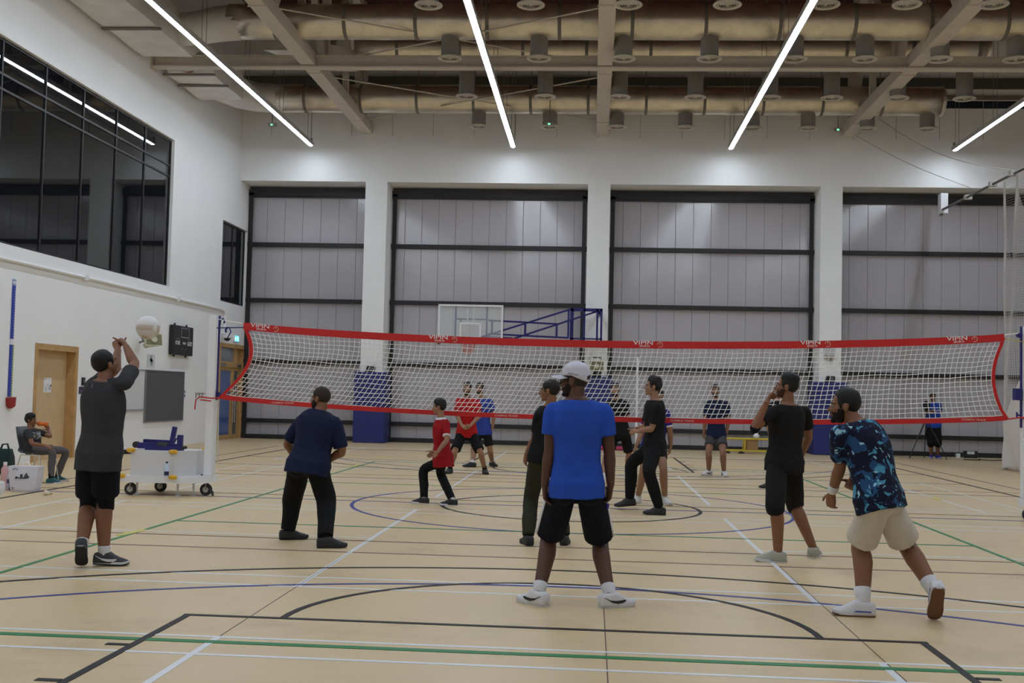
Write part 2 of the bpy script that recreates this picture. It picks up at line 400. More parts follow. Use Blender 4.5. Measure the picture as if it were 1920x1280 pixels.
# ---------------------------------------------------------------- trusses, beam, braces
for i, x in enumerate((-6.72, .42, 7.62)):
    t = thing('roof_truss', ['cream steel roof truss on the left, over the strip light by the window', 'cream steel roof truss running down the middle of the ceiling', 'cream steel roof truss on the right with green emergency lamps'][i], 'truss', (x, 0, 9.36), group='steel roof trusses')
    obox('bottom_chord', (-.175, -19, 0), (.175, 17.95, .30), STEEL, t)
    obox('top_chord', (-.15, -19, 3.3), (.15, 17.95, 3.6), STEEL, t)
    for k in range(7):
        y = 17.3 - 4.85 * k
        obj('web_post', box(B(), (-.1, y - .1, .3), (.1, y + .1, 3.3)), STEEL, t)
        for dy in (2.42,):
            obj('web_brace', bar(B(), (0, y - .1, .3), (0, y - dy, 3.3), .16, .14), STEEL, t)
            obj('web_brace', bar(B(), (0, y - 4.75, .3), (0, y - dy, 3.3), .16, .14), STEEL, t)
            obj('web_post', box(B(), (-.08, y - dy - .08, .3), (.08, y - dy + .08, 3.3)), STEEL, t)
        obox('splice_plate', (-.2, y - 1.0, -.02), (.2, y - .96, .0), STEEL, t)
t = thing('cross_beam', 'cream steel beam crossing the whole ceiling below the ducts', 'beam', (0, 10.9, 9.31))
obox('bottom_flange', (XL, -.14, 0), (XR, .14, .035), STEEL, t); obox('web', (XL, -.02, .035), (XR, .02, .26), STEEL, t)
obox('top_flange', (XL, -.14, .26), (XR, .14, .29), STEEL, t); obox('wall_plate', (XL, -.2, -.06), (XL + .03, .2, .36), STEEL, t)
for i, (a, b) in enumerate((((-6.55, 7.6), (.3, 11.6)), ((-6.55, 11.6), (.3, 7.6)), ((-6.55, 12.85), (.35, 17.35)), ((-6.55, 17.25), (.3, 12.85)))):
    o = obj('brace_rod', tube(B(), [(a[0], a[1], 9.64), (b[0], b[1], 9.64 + .012 * i)], .018, 6), STEEL)
    tag(o, ['thin bracing rod sloping right and away, nearer crossed pair', 'thin bracing rod sloping right and nearer, nearer crossed pair', 'thin bracing rod sloping right and away, crossed pair by back wall', 'thin bracing rod sloping right and nearer, crossed pair by back wall'][i], 'rod', 'crossed bracing rods')
bm = tube(B(), [(-8.4, 17.2, 11.45), (9, 17.2, 11.4)], .03, 6)
tag(obj('sprinkler_pipe', bm, mat('red_pipe', (.10, .025, .02), .5)), 'thin dark red sprinkler pipe in front of the upper back wall', 'pipe')

# ---------------------------------------------------------------- ducts and diffusers
def duct(x0, x1, y, z, r, lab, taper=False, closed=False):
    t = thing('air_duct', lab, 'duct', (0, y, z), group='round silver ducts')
    n = max(4, int((x1 - x0) / .6)); pts = [(x0 + (x1 - x0) * i / n, 0, 0) for i in range(n + 1)]
    rr = [r * (1 + .012 * math.sin(i * 2.3) + random.uniform(-.006, .006)) for i in range(n + 1)]
    obj('duct_body', tube(B(), pts, rr, 28), FOIL, t, smooth=True)
    k = 0; x = x0 + 1.1
    me = mesh_from('strap', tube(B(), [(-.04, 0, 0), (.04, 0, 0)], r * 1.025, 28), STRAP)
    while x < x1:
        obj('strap', me, None, t, loc=(x, 0, 0)); obj('hanger_rod', tube(B(), [(x, 0, r), (x, 0, ROOFZ - z)], .012, 5), STRAP, t)
        x += 1.62
    if closed: obj('end_cap', tube(B(), [(x1, 0, 0), (x1 + .05, 0, 0), (x1 + .1, 0, 0)], [r * 1.03, r * 1.03, r * .95], 28), FOIL, t)
    return t
duct(-9.2, XR, 6.05, 9.96, .38, 'round silver duct nearest the viewer, above the nearest diffusers')
duct(-8.2, XR, 9.4, 9.95, .40, 'thick round silver duct in front of the cross beam')
duct(-6.0, 9.85, 12.85, 10.42, .33, 'thin round silver duct half hidden behind the thick one', closed=True)
duct(-9.2, 9.7, 16.0, 9.92, .40, 'round silver duct closest to the back wall', closed=True)
# rectangular main duct along the left wall
t = thing('main_duct', 'rectangular foil-wrapped duct running along the top of the left wall', 'duct', (0, 0, 0))
bm = B(); sec = []
for i in range(60):
    y = -19 + i * (13.9 + 19) / 59; w = .015 * math.sin(i * 1.7); zb = 9.32 + (.34 if 10.3 < y < 11.5 else 0)
    sec.append([V((XL + .12, y, zb + w)), V((-9.3, y, zb - w)), V((-9.3 + w, y, 10.1)), V((XL + .12, y, 10.1))])
obj('duct_body', loft(bm, sec), FOILW, t, smooth=False)
for y in (-6, -3.5, -1, 1.5, 3.4, 5.6, 7.87, 11.39, 12.41): obox('strap', (XL + .06, y - .05, 9.27), (-9.22, y + .05, 9.31), STRAP, t)
bm = tube(B(), [(-9.9, 13.6, 9.75), (-9.9, 14.4, 9.8), (-9.8, 15.2, 9.85), (-9.5, 15.8, 9.9), (-9.0, 16.0, 9.92), (-8.6, 16, 9.92)], [.5, .45, .43, .41, .41, .4], 24)
obj('elbow', bm, FOILW, t, smooth=True)
bm = tube(B(), [(-9.6, 9.4, 9.75), (-9.0, 9.4, 9.8), (-8.5, 9.4, 9.9), (-7.9, 9.4, 9.95)], [.36, .38, .40, .40], 24)
obj('branch', bm, FOILW, t, smooth=True)
for y in (5.3, 11.2):
    bm = plate(B(), [(-10.0, y, 9.315), (-9.85, y + .12, 9.315), (-9.7, y + .05, 9.315), (-9.72, y - .04, 9.315), (-9.86, y + .03, 9.315)], (0, 0, -.006))
    obj('flow_arrow', bm, mat('red_arrow', (.30, .03, .03), .6), t)
# small branch duct under the thin duct, left
o = thing('branch_duct', 'short pale foil duct crossing behind the left roof truss', 'duct', (0, 0, 0))
obj('duct_body', loft(B(), [[V((-8.2, 12.0, 10.1)), V((-7.6, 12.0, 10.1)), V((-7.6, 12.0, 10.5)), V((-8.2, 12.0, 10.5))], [V((-7.0, 13.0, 9.85)), V((-6.0, 13.0, 9.85)), V((-6.0, 13.0, 10.4)), V((-7.0, 13.0, 10.4))]]), FOILW, o)

def make_diffuser(stem):
    r = thing('air_diffuser', 'x', 'diffuser')
    obj('stem', tube(B(), [(0, 0, .03), (0, 0, stem - .04)], .20, 20, False), GREYP, r, smooth=True)
    bm = B(); lathe(bm, [(.19, .06), (.275, .02), (.28, .0), (.265, -.012), (.215, .0), (.20, .04)], 28, cap=False); obj('rim', bm, DIFF, r, smooth=True)
    bm = B()
    for q in range(4):
        a = .195 - q * .045; lathe(bm, [(a, .02), (a - .028, -.012), (a - .034, -.008), (a - .008, .024)], 24, cap=False)
    lathe(bm, [(.02, .0), (.015, -.014)], 12); obj('louvre', bm, DIFF, r)
    lathe(bm := B(), [(.2, .045), (.2, .05)], 24); obj('plenum', bm, mat('dark_plenum', (.05, .045, .04), .8), r)
    return r
ROWS = [(6.05, 9.16, .55, 'nearest row at the top edge of the photo'), (9.4, 9.11, .55, 'row hanging from the thick duct'), (12.85, 9.16, 1.0, 'long-stemmed row behind the cross beam'), (16.0, 9.14, .5, 'farthest row by the back wall')]
DX = [-3.1, -1.08, .82, 2.73, 4.6, 6.13, 7.75, 9.38]
NTH = ['first from the left', 'second from the left', 'third from the left', 'fourth from the left', 'fifth from the left', 'sixth from the left', 'seventh from the left', 'eighth from the left']
for y, z, st, lab in ROWS:
    src = None
    for i, x in enumerate(DX):
        o = make_diffuser(st) if src is None else copy_tree(src)
        src = src or o
        o.location = (x, y, z); tag(o, 'round cream air diffuser, %s, %s' % (NTH[i].replace('from the left', 'from left'), lab), 'diffuser', 'round air diffusers under the ducts')
# small emergency lamps
def lamp(x, y, z, lab, drop):
    t = thing('emergency_lamp', lab, 'lamp', (x, y, z), group='small hanging emergency lamps')
    obox('lamp_body', (-.12, -.05, 0), (.12, .05, .09), mat('lamp_shell', (.35, .37, .34), .5), t, .01)
    obox('indicator', (-.04, -.056, .02), (.02, -.05, .06), GREENE, t)
    obj('drop_rod', tube(B(), [(0, 0, .08), (0, 0, ROOFZ - z)], .012, 5), STRAP, t)
lamp(-9.2, 16.4, 9.2, 'small emergency lamp hanging on a rod beside the left strip light', 2)
lamp(-1.05, 15.2, 8.98, 'small emergency lamp hanging in front of a farthest-row diffuser', .9)
lamp(7.25, 17.4, 9.4, 'small emergency lamp with green light at the right truss end', .5)
lamp(7.9, 6.6, 9.3, 'small emergency lamp with green light high beside the right truss', 1.2)
lamp(-8.75, 6.3, 9.25, 'small emergency lamp with green light under the left wall duct', .6)
for x in (-7.0, .4, 7.3):
    pass

# ---------------------------------------------------------------- columns: pads and fittings
for i, (a, b) in enumerate(((-6.86, -5.9), (-.1, .86), (6.72, 7.68))):
    t = thing('column_pad', ['navy wall pad wrapped round the left column, behind the net', 'navy wall pad on the middle column, behind the man in the white cap', 'navy wall pad on the right column, behind the man in the patterned shirt'][i], 'pad', ((a + b) / 2, 17.9, 0), group='navy column pads')
    w = (b - a) / 2
    obox('pad_front', (-w, -.1, 0), (w, .09, 2.12), NAVYPAD, t, .03)
    for s in (-1, 1): obox('pad_side', (min(s * w, s * (w - .1)), .1, 0), (max(s * w, s * (w - .1)), .75, 2.12), NAVYPAD, t, .02)
for i, (x, z) in enumerate(((-6.4, 2.22), (.39, 2.22), (7.2, 2.22))):
    t = thing('floor_box', ['small black box on the left column just above its pad', 'small black box on the middle column under the cream horn speaker', 'small black box on the right column just above its pad'][i], 'box', (x, 17.98, z - .1), group='black boxes above the column pads')
    t.name = 'socket_box'
    bm = plate(B(), [(-.15, 0, 0), (.14, 0, 0), (.14, 0, .2), (-.08, 0, .2)], (0, -.10, 0)); obj('housing', bm, BLACKM, t)
    obox('socket_plate', (-.02, -.108, .05), (.09, -.1, .15), mat('grey_plate', (.12, .12, .13), .5), t)
def horn(name, lab, loc, rz, tilt=0):
    t = thing(name, lab, 'speaker', loc, rz); t.rotation_euler = (tilt, 0, rz)
    # local -Y is the mouth
    bm = loft(B(), [[V((sx * w, y, sz * h)) for sx, sz in ((-1, -1), (1, -1), (1, 1), (-1, 1))] for y, w, h in ((.05, .10, .08), (-.05, .12, .09), (-.25, .19, .13), (-.32, .21, .15))], cap=True); obj('horn', bm, CREAM, t)
    bm = loft(B(), [[V((sx * w, y, sz * h)) for sx, sz in ((-1, -1), (1, -1), (1, 1), (-1, 1))] for y, w, h in ((-.318, .19, .13), (-.325, .19, .13))]); obj('mouth', bm, mat('horn_mouth', (.20, .19, .10), .7), t)
    bm = B(); tube(bm, [(0, -.327, 0), (0, -.36, 0)], .07, 16); obj('reflex_plug', bm, CREAM, t)
    bm = B(); tube(bm, [(0, .05, 0), (0, .2, 0)], [.09, .07], 14); obj('driver', bm, CREAM, t)
    bm = B(); bar(bm, (-.13, .0, .06), (-.13, .12, .2), .02, .04); bar(bm, (.13, .0, .06), (.13, .12, .2), .02, .04); bar(bm, (-.13, .12, .2), (.13, .12, .2), .02, .04); obj('bracket', bm, mat('grey_bracket', (.16, .16, .15), .5), t)
horn('horn_speaker', 'cream horn speaker on the middle column behind the white cap', (.39, 17.72, 2.48), 0, .15)
horn('horn_speaker', 'cream horn speaker on the left wall above the whiteboard', (XL + .30, 10.55, 2.56), .75, -.25); obj('wall_arm', tube(B(), [(0, .1, .1), (-.12, .32, .1), (-.2, .36, .1)], .025, 8), STRAP, bpy.data.objects['horn_speaker.001'])
t = thing('wall_sensor', 'pale square panel with small sensor on the right column', 'sensor', (7.18, 17.97, 2.9))
obox('plate', (-.16, -.03, .0), (.16, .03, .22), mat('pale_panel', (.55, .55, .56), .6), t, .006); obox('sensor_arm', (-.17, -.07, -.07), (.17, .0, -.02), CREAM, t); obox('sensor_eye', (-.02, -.12, -.16), (.05, -.02, -.05), mat('sensor_grey', (.2, .2, .17), .5), t)

# ---------------------------------------------------------------- basketball hoop on swing bracket
def hoop():
    t = thing('basketball_hoop', 'glass basketball backboard on a navy swing-arm bracket above the net', 'hoop', (0, 15.6, 0))
    gm = bpy.data.materials.new('backboard_glass'); gm.use_nodes = True; b = gm.node_tree.nodes['Principled BSDF']
    b.inputs['Base Color'].default_value = (.85, .9, .9, 1); b.inputs['Roughness'].default_value = .02; b.inputs['Alpha'].default_value = .18
    x0, x1, z0, z1 = -4.06, -2.24, 2.93, 4.02
    obox('backboard', (x0, -.012, z0), (x1, .012, z1), gm, t)
    bm = B(); e = .05
    for a, c in (((x0, -.016, z0), (x0 + e, .016, z1)), ((x1 - e, -.016, z0), (x1, .016, z1)), ((x0 + e, -.016, z1 - e), (x1 - e, .016, z1)), ((x0 + e, -.016, z0), (x1 - e, .016, z0 + e))): box(bm, a, c)
    obj('board_border', bm, WHITEP, t)
    bm = B(); a0, a1, c0, c1 = -3.45, -2.85, 3.06, 3.52
    for p, q in (((a0, -.02, c0), (a0 + .05, -.013, c1)), ((a1 - .05, -.02, c0), (a1, -.013, c1)), ((a0 + .05, -.02, c1 - .05), (a1 - .05, -.013, c1)), ((a0 + .05, -.02, c0), (a1 - .05, -.013, c0 + .05))): box(bm, p, q)
    obj('target_square', bm, WHITEP, t)
    for x in (x0 + .03, x1 - .03): obox('corner_pad', (x - .05, -.03, z0 - .03), (x + .05, .03, z0 + .14), BLACKM, t)
    bm = B()
    for x in (-3.24, -3.07): box(bm, (x - .018, .03, 2.95), (x + .018, .06, 4.0))
    obj('board_post', bm, mat('silver_post', (.55, .55, .57), .4), t)
    bm = B()   # hanging frame behind board
    for x in (-3.58, -2.70): box(bm, (x - .025, .06, 3.0), (x + .025, .11, 3.98))
    for z in (3.62, 3.1): box(bm, (-3.58, .07, z - .02), (-2.70, .1, z + .02))
    box(bm, (-3.46, .07, 3.1), (-3.42, .1, 3.62))
    obj('board_frame', bm, NAVYST, t)
    # arm lattice from board to the column bracket (runs right and back)
    def P(x, z, dy=0): return V((x, .12 + (x + 2.7) / 3.1 * 1.75 + dy, z))
    bm = B()
    segs = [((-2.65, 3.60), (-.78, 3.60)), ((-2.65, 3.22), (-.45, 3.22)), ((-2.75, 3.14), (-2.0, 3.13)), ((-2.85, 3.12), (-.40, 4.05)), ((-1.95, 3.13), (.40, 4.05)), ((-2.56, 3.22), (-2.56, 3.60)), ((-1.66, 3.22), (-1.66, 3.60)), ((-.78, 3.22), (-.78, 3.60)), ((-.45, 3.22), (-.45, 4.05))]
    for a, c in segs: bar(bm, P(*a), P(*c), .05 if a[0] != c[0] else .06)
    obj('arm_lattice', bm, NAVYST, t)
    bm = B()
    for x in (-.36, .0, .38, .50):
        w = .10 if x == -.36 else .06
        box(bm, (x - w / 2, 1.7, 3.0), (x + w / 2, 1.78, 4.10))
    for z in (3.02, 4.07, 3.22): box(bm, (-.40, 1.70, z - .05 if z != 3.22 else z - .02), (.53, 1.78, z + .04 if z != 3.22 else z + .02))
    for x in (-.36, .45):
        for z in (3.1, 4.0): box(bm, (x - .05, 1.78, z - .05), (x + .05, 2.4, z + .05))
    obj('wall_bracket', bm, NAVYST, t)
    # rim and net
    bm = B(); n = 24; cy = -.42; ring = [V((-3.15 + .23 * math.cos(2 * PI * k / n), cy + .23 * math.sin(2 * PI * k / n), 3.06)) for k in range(n + 1)]
    tube(bm, ring, .011, 6, False); bar(bm, (-3.15, -.02, 3.05), (-3.15, cy + .23, 3.05), .12, .03); obj('rim', bm, mat('orange_rim', (.55, .10, .02), .4), t)
    bm = B()
    for k in range(12):
        for s in (1, -1):
            pts = []
            for j in range(6):
                f = j / 5; r = .225 - .11 * f; a = 2 * PI * (k + s * f * 1.5) / 12
                pts.append((-3.15 + r * math.cos(a), cy + r * math.sin(a), 3.05 - .42 * f))
            tube(bm, pts, .007, 3)
    o = obj('net', bm, mat('red_white_net', (.55, .16, .13), .8), t); o['kind'] = 'stuff'
hoop()

# ---------------------------------------------------------------- volleyball net
NETP = dict(tl=(-4.69, 2.47), tr=(5.82, 2.515))
def top_z(u):   # top of the band along the span, u in 0..1
    return 2.47 + (2.515 - 2.47) * u - .178 * (1 - (2 * u - 1) ** 2) ** .85 
def bot_z(u): return 1.40 + (1.37 - 1.40) * u - .165 * (1 - (2 * u - 1) ** 2) ** .8
def net_pt(u, t):
    """u 0..1 along, t 0..1 from under the top band to the bottom band"""
    xt = -4.64 + (5.79 + 4.64) * u; xb = -4.93 + (5.80 + 4.93) * u - .30 * math.sin(PI * u) * (.6 + .5 * (1 - u))
    x = xt + (xb - xt) * t ** 1.6
    pull = .17 * math.sin(PI * min(1, t * 1.0)) ** .9
    x += pull * math.exp(-u * 9) - pull * .8 * math.exp(-(1 - u) * 9)
    zt = top_z(u) - .095; zb = bot_z(u) + .045
    y = .05 * math.sin(PI * t) * math.sin(PI * u)
    return V((x, y, zt + (zb - zt) * t))
def net():
    t = thing('volleyball_net', 'white mesh net with red tapes strung across the hall', 'net', (0, 0, 0))
    n = 60; bm = B()
    loft(bm, [[V((-4.69 + 10.51 * i / n, -.012, top_z(i / n))), V((-4.69 + 10.51 * i / n, .012, top_z(i / n))), V((-4.69 + 10.51 * i / n, .016, top_z(i / n) - .1)), V((-4.69 + 10.51 * i / n, -.016, top_z(i / n) - .1))] for i in range(n + 1)])
    tb = obj('top_band', bm, REDT, t)
    bm = B(); rr = []
    for i in range(n + 1):
        u = i / n; p = net_pt(u, 1); x = -4.98 + (5.86 + 4.98) * u; z = bot_z(u)
        rr.append([V((x, -.01, z + .04)), V((x, .01, z + .04)), V((x, .01, z - .025)), V((x, -.01, z - .025))])
    loft(bm, rr); bb = obj('bottom_band', bm, REDT, t)
    for s, u0 in ((-1, 0), (1, 1)):
        bm = B(); rr = []
        for j in range(17):
            p = net_pt(u0, j / 16); 
            if j == 0: p.z += .04
            if j == 16: p.x = -4.96 if s < 0 else 5.84; p.z = bot_z(u0)
            w = .055 if s < 0 else .045
            rr.append([p + V((s * w, -.012, 0)), p + V((0, -.012, 0)), p + V((0, .012, 0)), p + V((s * w, .012, 0))])
        loft(bm, rr); obj('side_band', bm, REDT, t)
    nu, nv = 142, 15; bm = B()
    for i in range(nu + 1):
        u = i / nu; tube(bm, [net_pt(u, j / 12) + V((random.uniform(-.004, .004), 0, 0)) for j in range(13)], .0050, 3, False)
    for j in range(nv + 1):
        tube(bm, [net_pt(i / 70, j / nv) + V((0, 0, .006 * math.sin(i * 1.3 + j))) for i in range(71)], .0050, 3, False)
    o = obj('netting', bm, CORD, t); o['kind'] = 'stuff'
    WT = mat('white_print', (.75, .70, .68), .6)
    for px in (-4.45, -1.90, .96, 3.24, 5.20):
        u = (px + 4.69) / 10.51; z = top_z(u); sl = math.atan((top_z(min(1, u + .02)) - top_z(u - .02)) / (.04 * 10.51))
        e = bpy.data.objects.new('brand_print', None); COL.objects.link(e); e.parent = t; e.location = (px, -.0155, z - .046); e.rotation_euler = (0, -sl, 0)
        text('lettering', 'VIPIN', .080, WT, e, (0, 0, .022), (PI / 2, 0, 0), 1.45)
        text('small_lettering', 'SPORTS', .034, WT, e, (.02, -.001, -.026), (PI / 2, 0, 0), 1.2)
        bm = B(); C = V((.23, 0, 0)); k = 14
        loft(bm, [[C + V((r * math.cos(2 * PI * i / k), -.0005, r * math.sin(2 * PI * i / k))) for r in (.040, .031)] for i in range(-6, 11)][1:-3], cap=False, closed=False)
        box(bm, (.226, -.001, -.005), (.234, 0, .04)); obj('logo', bm, mat('tan_print', (.62, .36, .25), .6), e)
        for ch in e.children: pass
    for px in (-4.09, -.92, 1.51, 5.42):
        u = (px + 4.98) / 10.84
        text('lettering', 'COSMOS TRADE', .036, mat('faded_print', (.70, .42, .38), .6), bb, (px, -.0115, bot_z(u) + .008), (PI / 2, 0, 0), 1.2)
    bm = B(); tube(bm, [(-4.69, 0, 2.45), (-5.06, .02, 2.51)], .006, 5); tube(bm, [(5.82, 0, 2.50), (6.04, .0, 2.53)], .008, 5); obj('headline_cord', bm, CORD, t)
    bm = B(); tube(bm, [(-4.69, -.0, 2.40), (-5.08, .0, 2.385)], .009, 5); tube(bm, [(-4.92, 0, 2.40), (-4.95, -.01, 2.36), (-4.94, -.01, 2.32)], .016, 5); tube(bm, [(-4.9, 0, 2.40), (-4.87, -.01, 2.33), (-4.92, -.01, 2.24)], .009, 5); obj('tie_cord', bm, NAVYST, t)
    bm = B(); tube(bm, [(-4.98, 0, 1.39), (-5.10, -.06, 1.385), (-5.25, -.1, 1.40), (-5.24, .1, 1.39), (-5.08, .12, 1.39)], .010, 5); tube(bm, [(-5.25, -.1, 1.40), (-5.31, -.11, 1.36), (-5.32, -.11, 1.22)], .009, 5)
    tube(bm, [(-5.10, -.07, 1.345), (-5.25, -.1, 1.36)], .009, 5)
    tube(bm, [(5.86, 0, 1.36), (6.03, -.06, 1.39), (6.2, -.1, 1.38)], .010, 5); tube(bm, [(6.03, -.06, 1.39), (6.2, -.1, 1.31)], .010, 5); obj('red_tie', bm, REDT, t)
    bm = B(); tube(bm, [(5.80, 0, 2.455), (5.95, 0, 2.43), (6.1, -.08, 2.40)], .005, 4); obj('yellow_cord', bm, YELST, t)
net()

# ---------------------------------------------------------------- net posts
def caster(parent, x, y, r=.085):
    c = bpy.data.objects.new('caster', None); COL.objects.link(c); c.parent = parent; c.location = (x, y, 0)
    bm = B(); tube(bm, [(0, -.03, r), (0, -.02, r), (0, .02, r), (0, .03, r)], [r * .86, r, r, r * .86], 24); obj('wheel', bm, RUBBER, c)
    bm = B(); tube(bm, [(0, -.032, r), (0, .032, r)], r * .5, 16); bar(bm, (0, -.04, r), (.02, -.04, .2), .045, .006); bar(bm, (0, .04, r), (.02, .04, .2), .045, .006); box(bm, (-.04, -.05, .19), (.07, .05, .205)); obj('fork', bm, mat('zinc', (.45, .45, .43), .4, metal=.6), c)
def left_post():
    t = thing('net_post_trolley', 'white wheeled net post trolley with yellow corner caps at left', 'net post', (-5.17, .16, 0))
    bm = box(B(), (-.065, -.07, .27), (.065, .07, 2.57)); bmesh.ops.bevel(bm, geom=bm.edges[:], offset=.015, segments=2, affect='EDGES'); obj('post', bm, WHITEP, t)
    obox('rail', (.066, -.02, 1.36), (.082, .02, 2.57), NAVYST, t)
    bm = B(); tube(bm, [(.08, 0, 2.44), (.08, 0, 2.50), (.12, 0, 2.53), (.145, 0, 2.50), (.14, 0, 2.46)], .013, 6); obj('hook', bm, NAVYST, t)
    bm = B(); box(bm, (.07, -.05, 1.40), (.13, .03, 1.47)); tube(bm, [(.1, -.06, 1.44), (.1, -.11, 1.50)], .012, 6); obj('cleat', bm, NAVYST, t)
    bm = B(); tube(bm, [(.1, 0, 1.4), (.12, 0, .45)], .009, 5); obj('hanging_strap', bm, mat('cream_strap', (.6, .56, .46), .8), t)
    bm = plate(B(), [(-1.13, -.40, .185), (-.28, -.40, .185), (.08, -.12, .185), (.08, .12, .185), (-.28, .42, .185), (-1.0, .42, .185)], (0, 0, .095)); obj('base', bm, WHITEP, t)
    bm = plate(B(), [(-1.02, -.34, .281), (-.40, -.34, .281), (-.17, -.05, .281), (-.17, .34, .281), (-1.02, .34, .281)], (0, 0, .35)); obj('ballast_box', bm, mat('pale_grey_paint', (.66, .65, .66), .5), t)
    for x, y, z in ((-1.12, -.39, .27), (-.38, -.40, .27), (-1.02, -.34, .63), (-.41, -.34, .62), (-.17, .33, .63)):
        bm = lathe(B(), [(.045, -.025), (.06, -.01), (.06, .015), (.04, .03)], 14, (x, y, z)); obj('corner_cap', bm, YELLOW, t)
    for x, y in ((-1.02, -.3), (-.82, .30), (-.02, -.05)): caster(t, x, y)
    for x, y in ((-.93, -.3), (-.33, -.33), (-.15, -.2)):
        bm = tube(B(), [(x, y, .19), (x, y, .09)], .017, 8); tube(bm, [(x, y, .09), (x, y, .02)], .011, 8); lathe(bm, [(.05, 0), (.05, .015), (.02, .02)], 12, (x, y, 0)); obj('levelling_foot', bm, mat('zinc2', (.5, .5, .5), .4, metal=.4), t)
    bm = tube(B(), [(.03, -.1, .12), (.10, -.16, .04), (.12, -.18, .02)], .01, 5); tube(bm, [(.11, -.16, .07), (.13, -.2, .02)], .016, 6); obj('brake_pedal', bm, RUBBER, t)
    for x, y in ((-.1, -.02), (-.08, .1)): obj('bolt', lathe(B(), [(.014, .28), (.014, .295)], 8, (x, y, 0)), RUBBER, t)
    # folded blue winch frame resting on the ballast box
    f = thing('winch_frame', 'folded navy steel net fitting lying on the white trolley box', 'tool', (-5.82, .10, .632))
    bm = B(); bar(bm, (-.33, -.12, .06), (.28, -.06, .05), .10, .08); bar(bm, (-.30, .0, .10), (.1, .02, .09), .08, .09); box(bm, (-.22, -.16, .0), (.30, -.02, .06)); obj('channel', bm, NAVYST, f)
    bm = B(); bar(bm, (.10, .0, .05), (.14, .02, .33), .05, .06); bar(bm, (.26, -.08, .03), (.26, -.08, .22), .06, .07); tube(bm, [(.17, -.08, .1), (.2, -.08, .16), (.25, -.08, .19)], .012, 5); obj('upright', bm, NAVYST, f)
    obj('roller', tube(B(), [(-.36, -.16, .07), (-.36, -.08, .07)], .045, 14), RUBBER, f); obj('hand_grip', tube(B(), [(.29, -.14, .04), (.38, -.14, .05)], .02, 8), RUBBER, f)
    bm = box(B(), (-.04, -.165, .06), (.1, -.1, .11)); obj('winch_box', bm, mat('olive_box', (.04, .05, .04), .5), f)
    bt = thing('water_bottle', 'small clear water bottle with navy label on the trolley base', 'bottle', (-5.62, -.30, .282))
    obj('bottle_body', lathe(B(), [(.028, 0), (.032, .01), (.031, .12), (.026, .15), (.012, .175), (.012, .19)], 16), mat('clear_plastic', (.55, .66, .78), .1), bt, smooth=True)
    obj('label_wrap', lathe(B(), [(.0328, .02), (.0328, .075)], 16, cap=False), mat('navy_label', (.02, .02, .08), .5), bt); obj('cap', lathe(B(), [(.015, .188), (.015, .21)], 12), mat('navy_cap', (.015, .012, .06), .5), bt)
left_post()
def right_post():
    t = thing('net_post', 'white net post with yellow pad strip at the right edge', 'net post', (6.14, .02, 0))
    bm = box(B(), (-.075, -.07, .30), (.075, .07, 2.62)); bmesh.ops.bevel(bm, geom=bm.edges[:], offset=.015, segments=2, affect='EDGES'); obj('post', bm, WHITEP, t)
    obox('rail', (-.095, -.02, 1.25), (-.077, .02, 2.62), NAVYST, t)
    obox('height_strip', (-.07, -.074, 1.77), (-.01, -.071, 2.50), mat('yellow_strip', (.62, .58, .04), .5), t)
    obox('winch_box', (-.18, -.06, 1.62), (-.09, .06, 1.78), NAVYST, t, .008)
    bm = tube(B(), [(-.11, -.03, 2.50), (-.11, .03, 2.50)], .035, 14); bar(bm, (-.15, 0, 2.50), (-.09, 0, 2.50), .05, .02); obj('pulley', bm, NAVYST, t)
    bm = tube(B(), [(-.09, 0, 1.41), (-.14, 0, 1.43)], .012, 6); tube(bm, [(-.14, 0, 1.39), (-.14, 0, 1.46)], .012, 6); obj('cleat', bm, NAVYST, t)
    bm = plate(B(), [(-.08, -.12, .19), (-.08, .12, .19), (.3, .42, .19), (1.1, .42, .19), (1.1, -.4, .19), (.3, -.4, .19)][::-1], (0, 0, .11)); obj('base', bm, WHITEP, t)
    for x, y in ((.02, .0), (.9, -.3), (.9, .3)): caster(t, x, y)
right_post()
t = thing('white_pole', 'thin white pole standing behind the net near the young man in black', 'pole', (1.045, 4.0, 0))
obj('shaft', tube(B(), [(0, 0, .02), (0, 0, 2.24)], .020, 10), WHITEP, t); obj('foot', lathe(B(), [(.06, 0), (.06, .02), (.03, .03)], 16), RUBBER, t)

# ---------------------------------------------------------------- left wall fittings
def wall_thing(name, lab, cat, y, z): return thing(name, lab, cat, (XL + .004, y, z))
t = wall_thing('jump_gauge', 'tall blue measuring strip with a red pocket on the left wall', 'gauge', 4.71, 0)
BLUEP = mat('blue_plastic', (.03, .06, .36), .5)
obox('upper_strip', (0, -.055, 2.36), (.012, .055, 3.36), BLUEP, t); obox('lower_strip', (0, -.06, 1.28), (.012, .05, 2.25), BLUEP, t)
obox('backing', (0, -.05, 2.25), (.006, .05, 2.36), WHITEP, t); obox('edge_strip', (0, .052, 1.28), (.013, .085, 2.25), mat('lime_strip', (.45, .58, .14), .6), t)
obox('top_label', (0, -.06, 3.36), (.012, .06, 3.48), mat('pale_blue', (.3, .36, .6), .5), t); obox('label_band', (.012, -.05, 3.40), (.014, .05, 3.44), WHITEP, t)
bm = B()
for i in range(40): box(bm, (.012, .015, 1.30 + i * .05), (.0135, .05, 1.306 + i * .05))
obj('scale_ticks', bm, WHITEP, t)
bm = plate(B(), [(0, -.12, 1.26), (0, .12, 1.27), (0, .10, 1.10), (0, -.02, 1.06), (0, -.10, 1.12)], (.08, 0, 0)); obj('chalk_pocket', bm, mat('red_pocket', (.30, .02, .015), .7), t)
t = wall_thing('intercom', 'small black door intercom beside the wooden door', 'intercom', 7.76, 1.52)
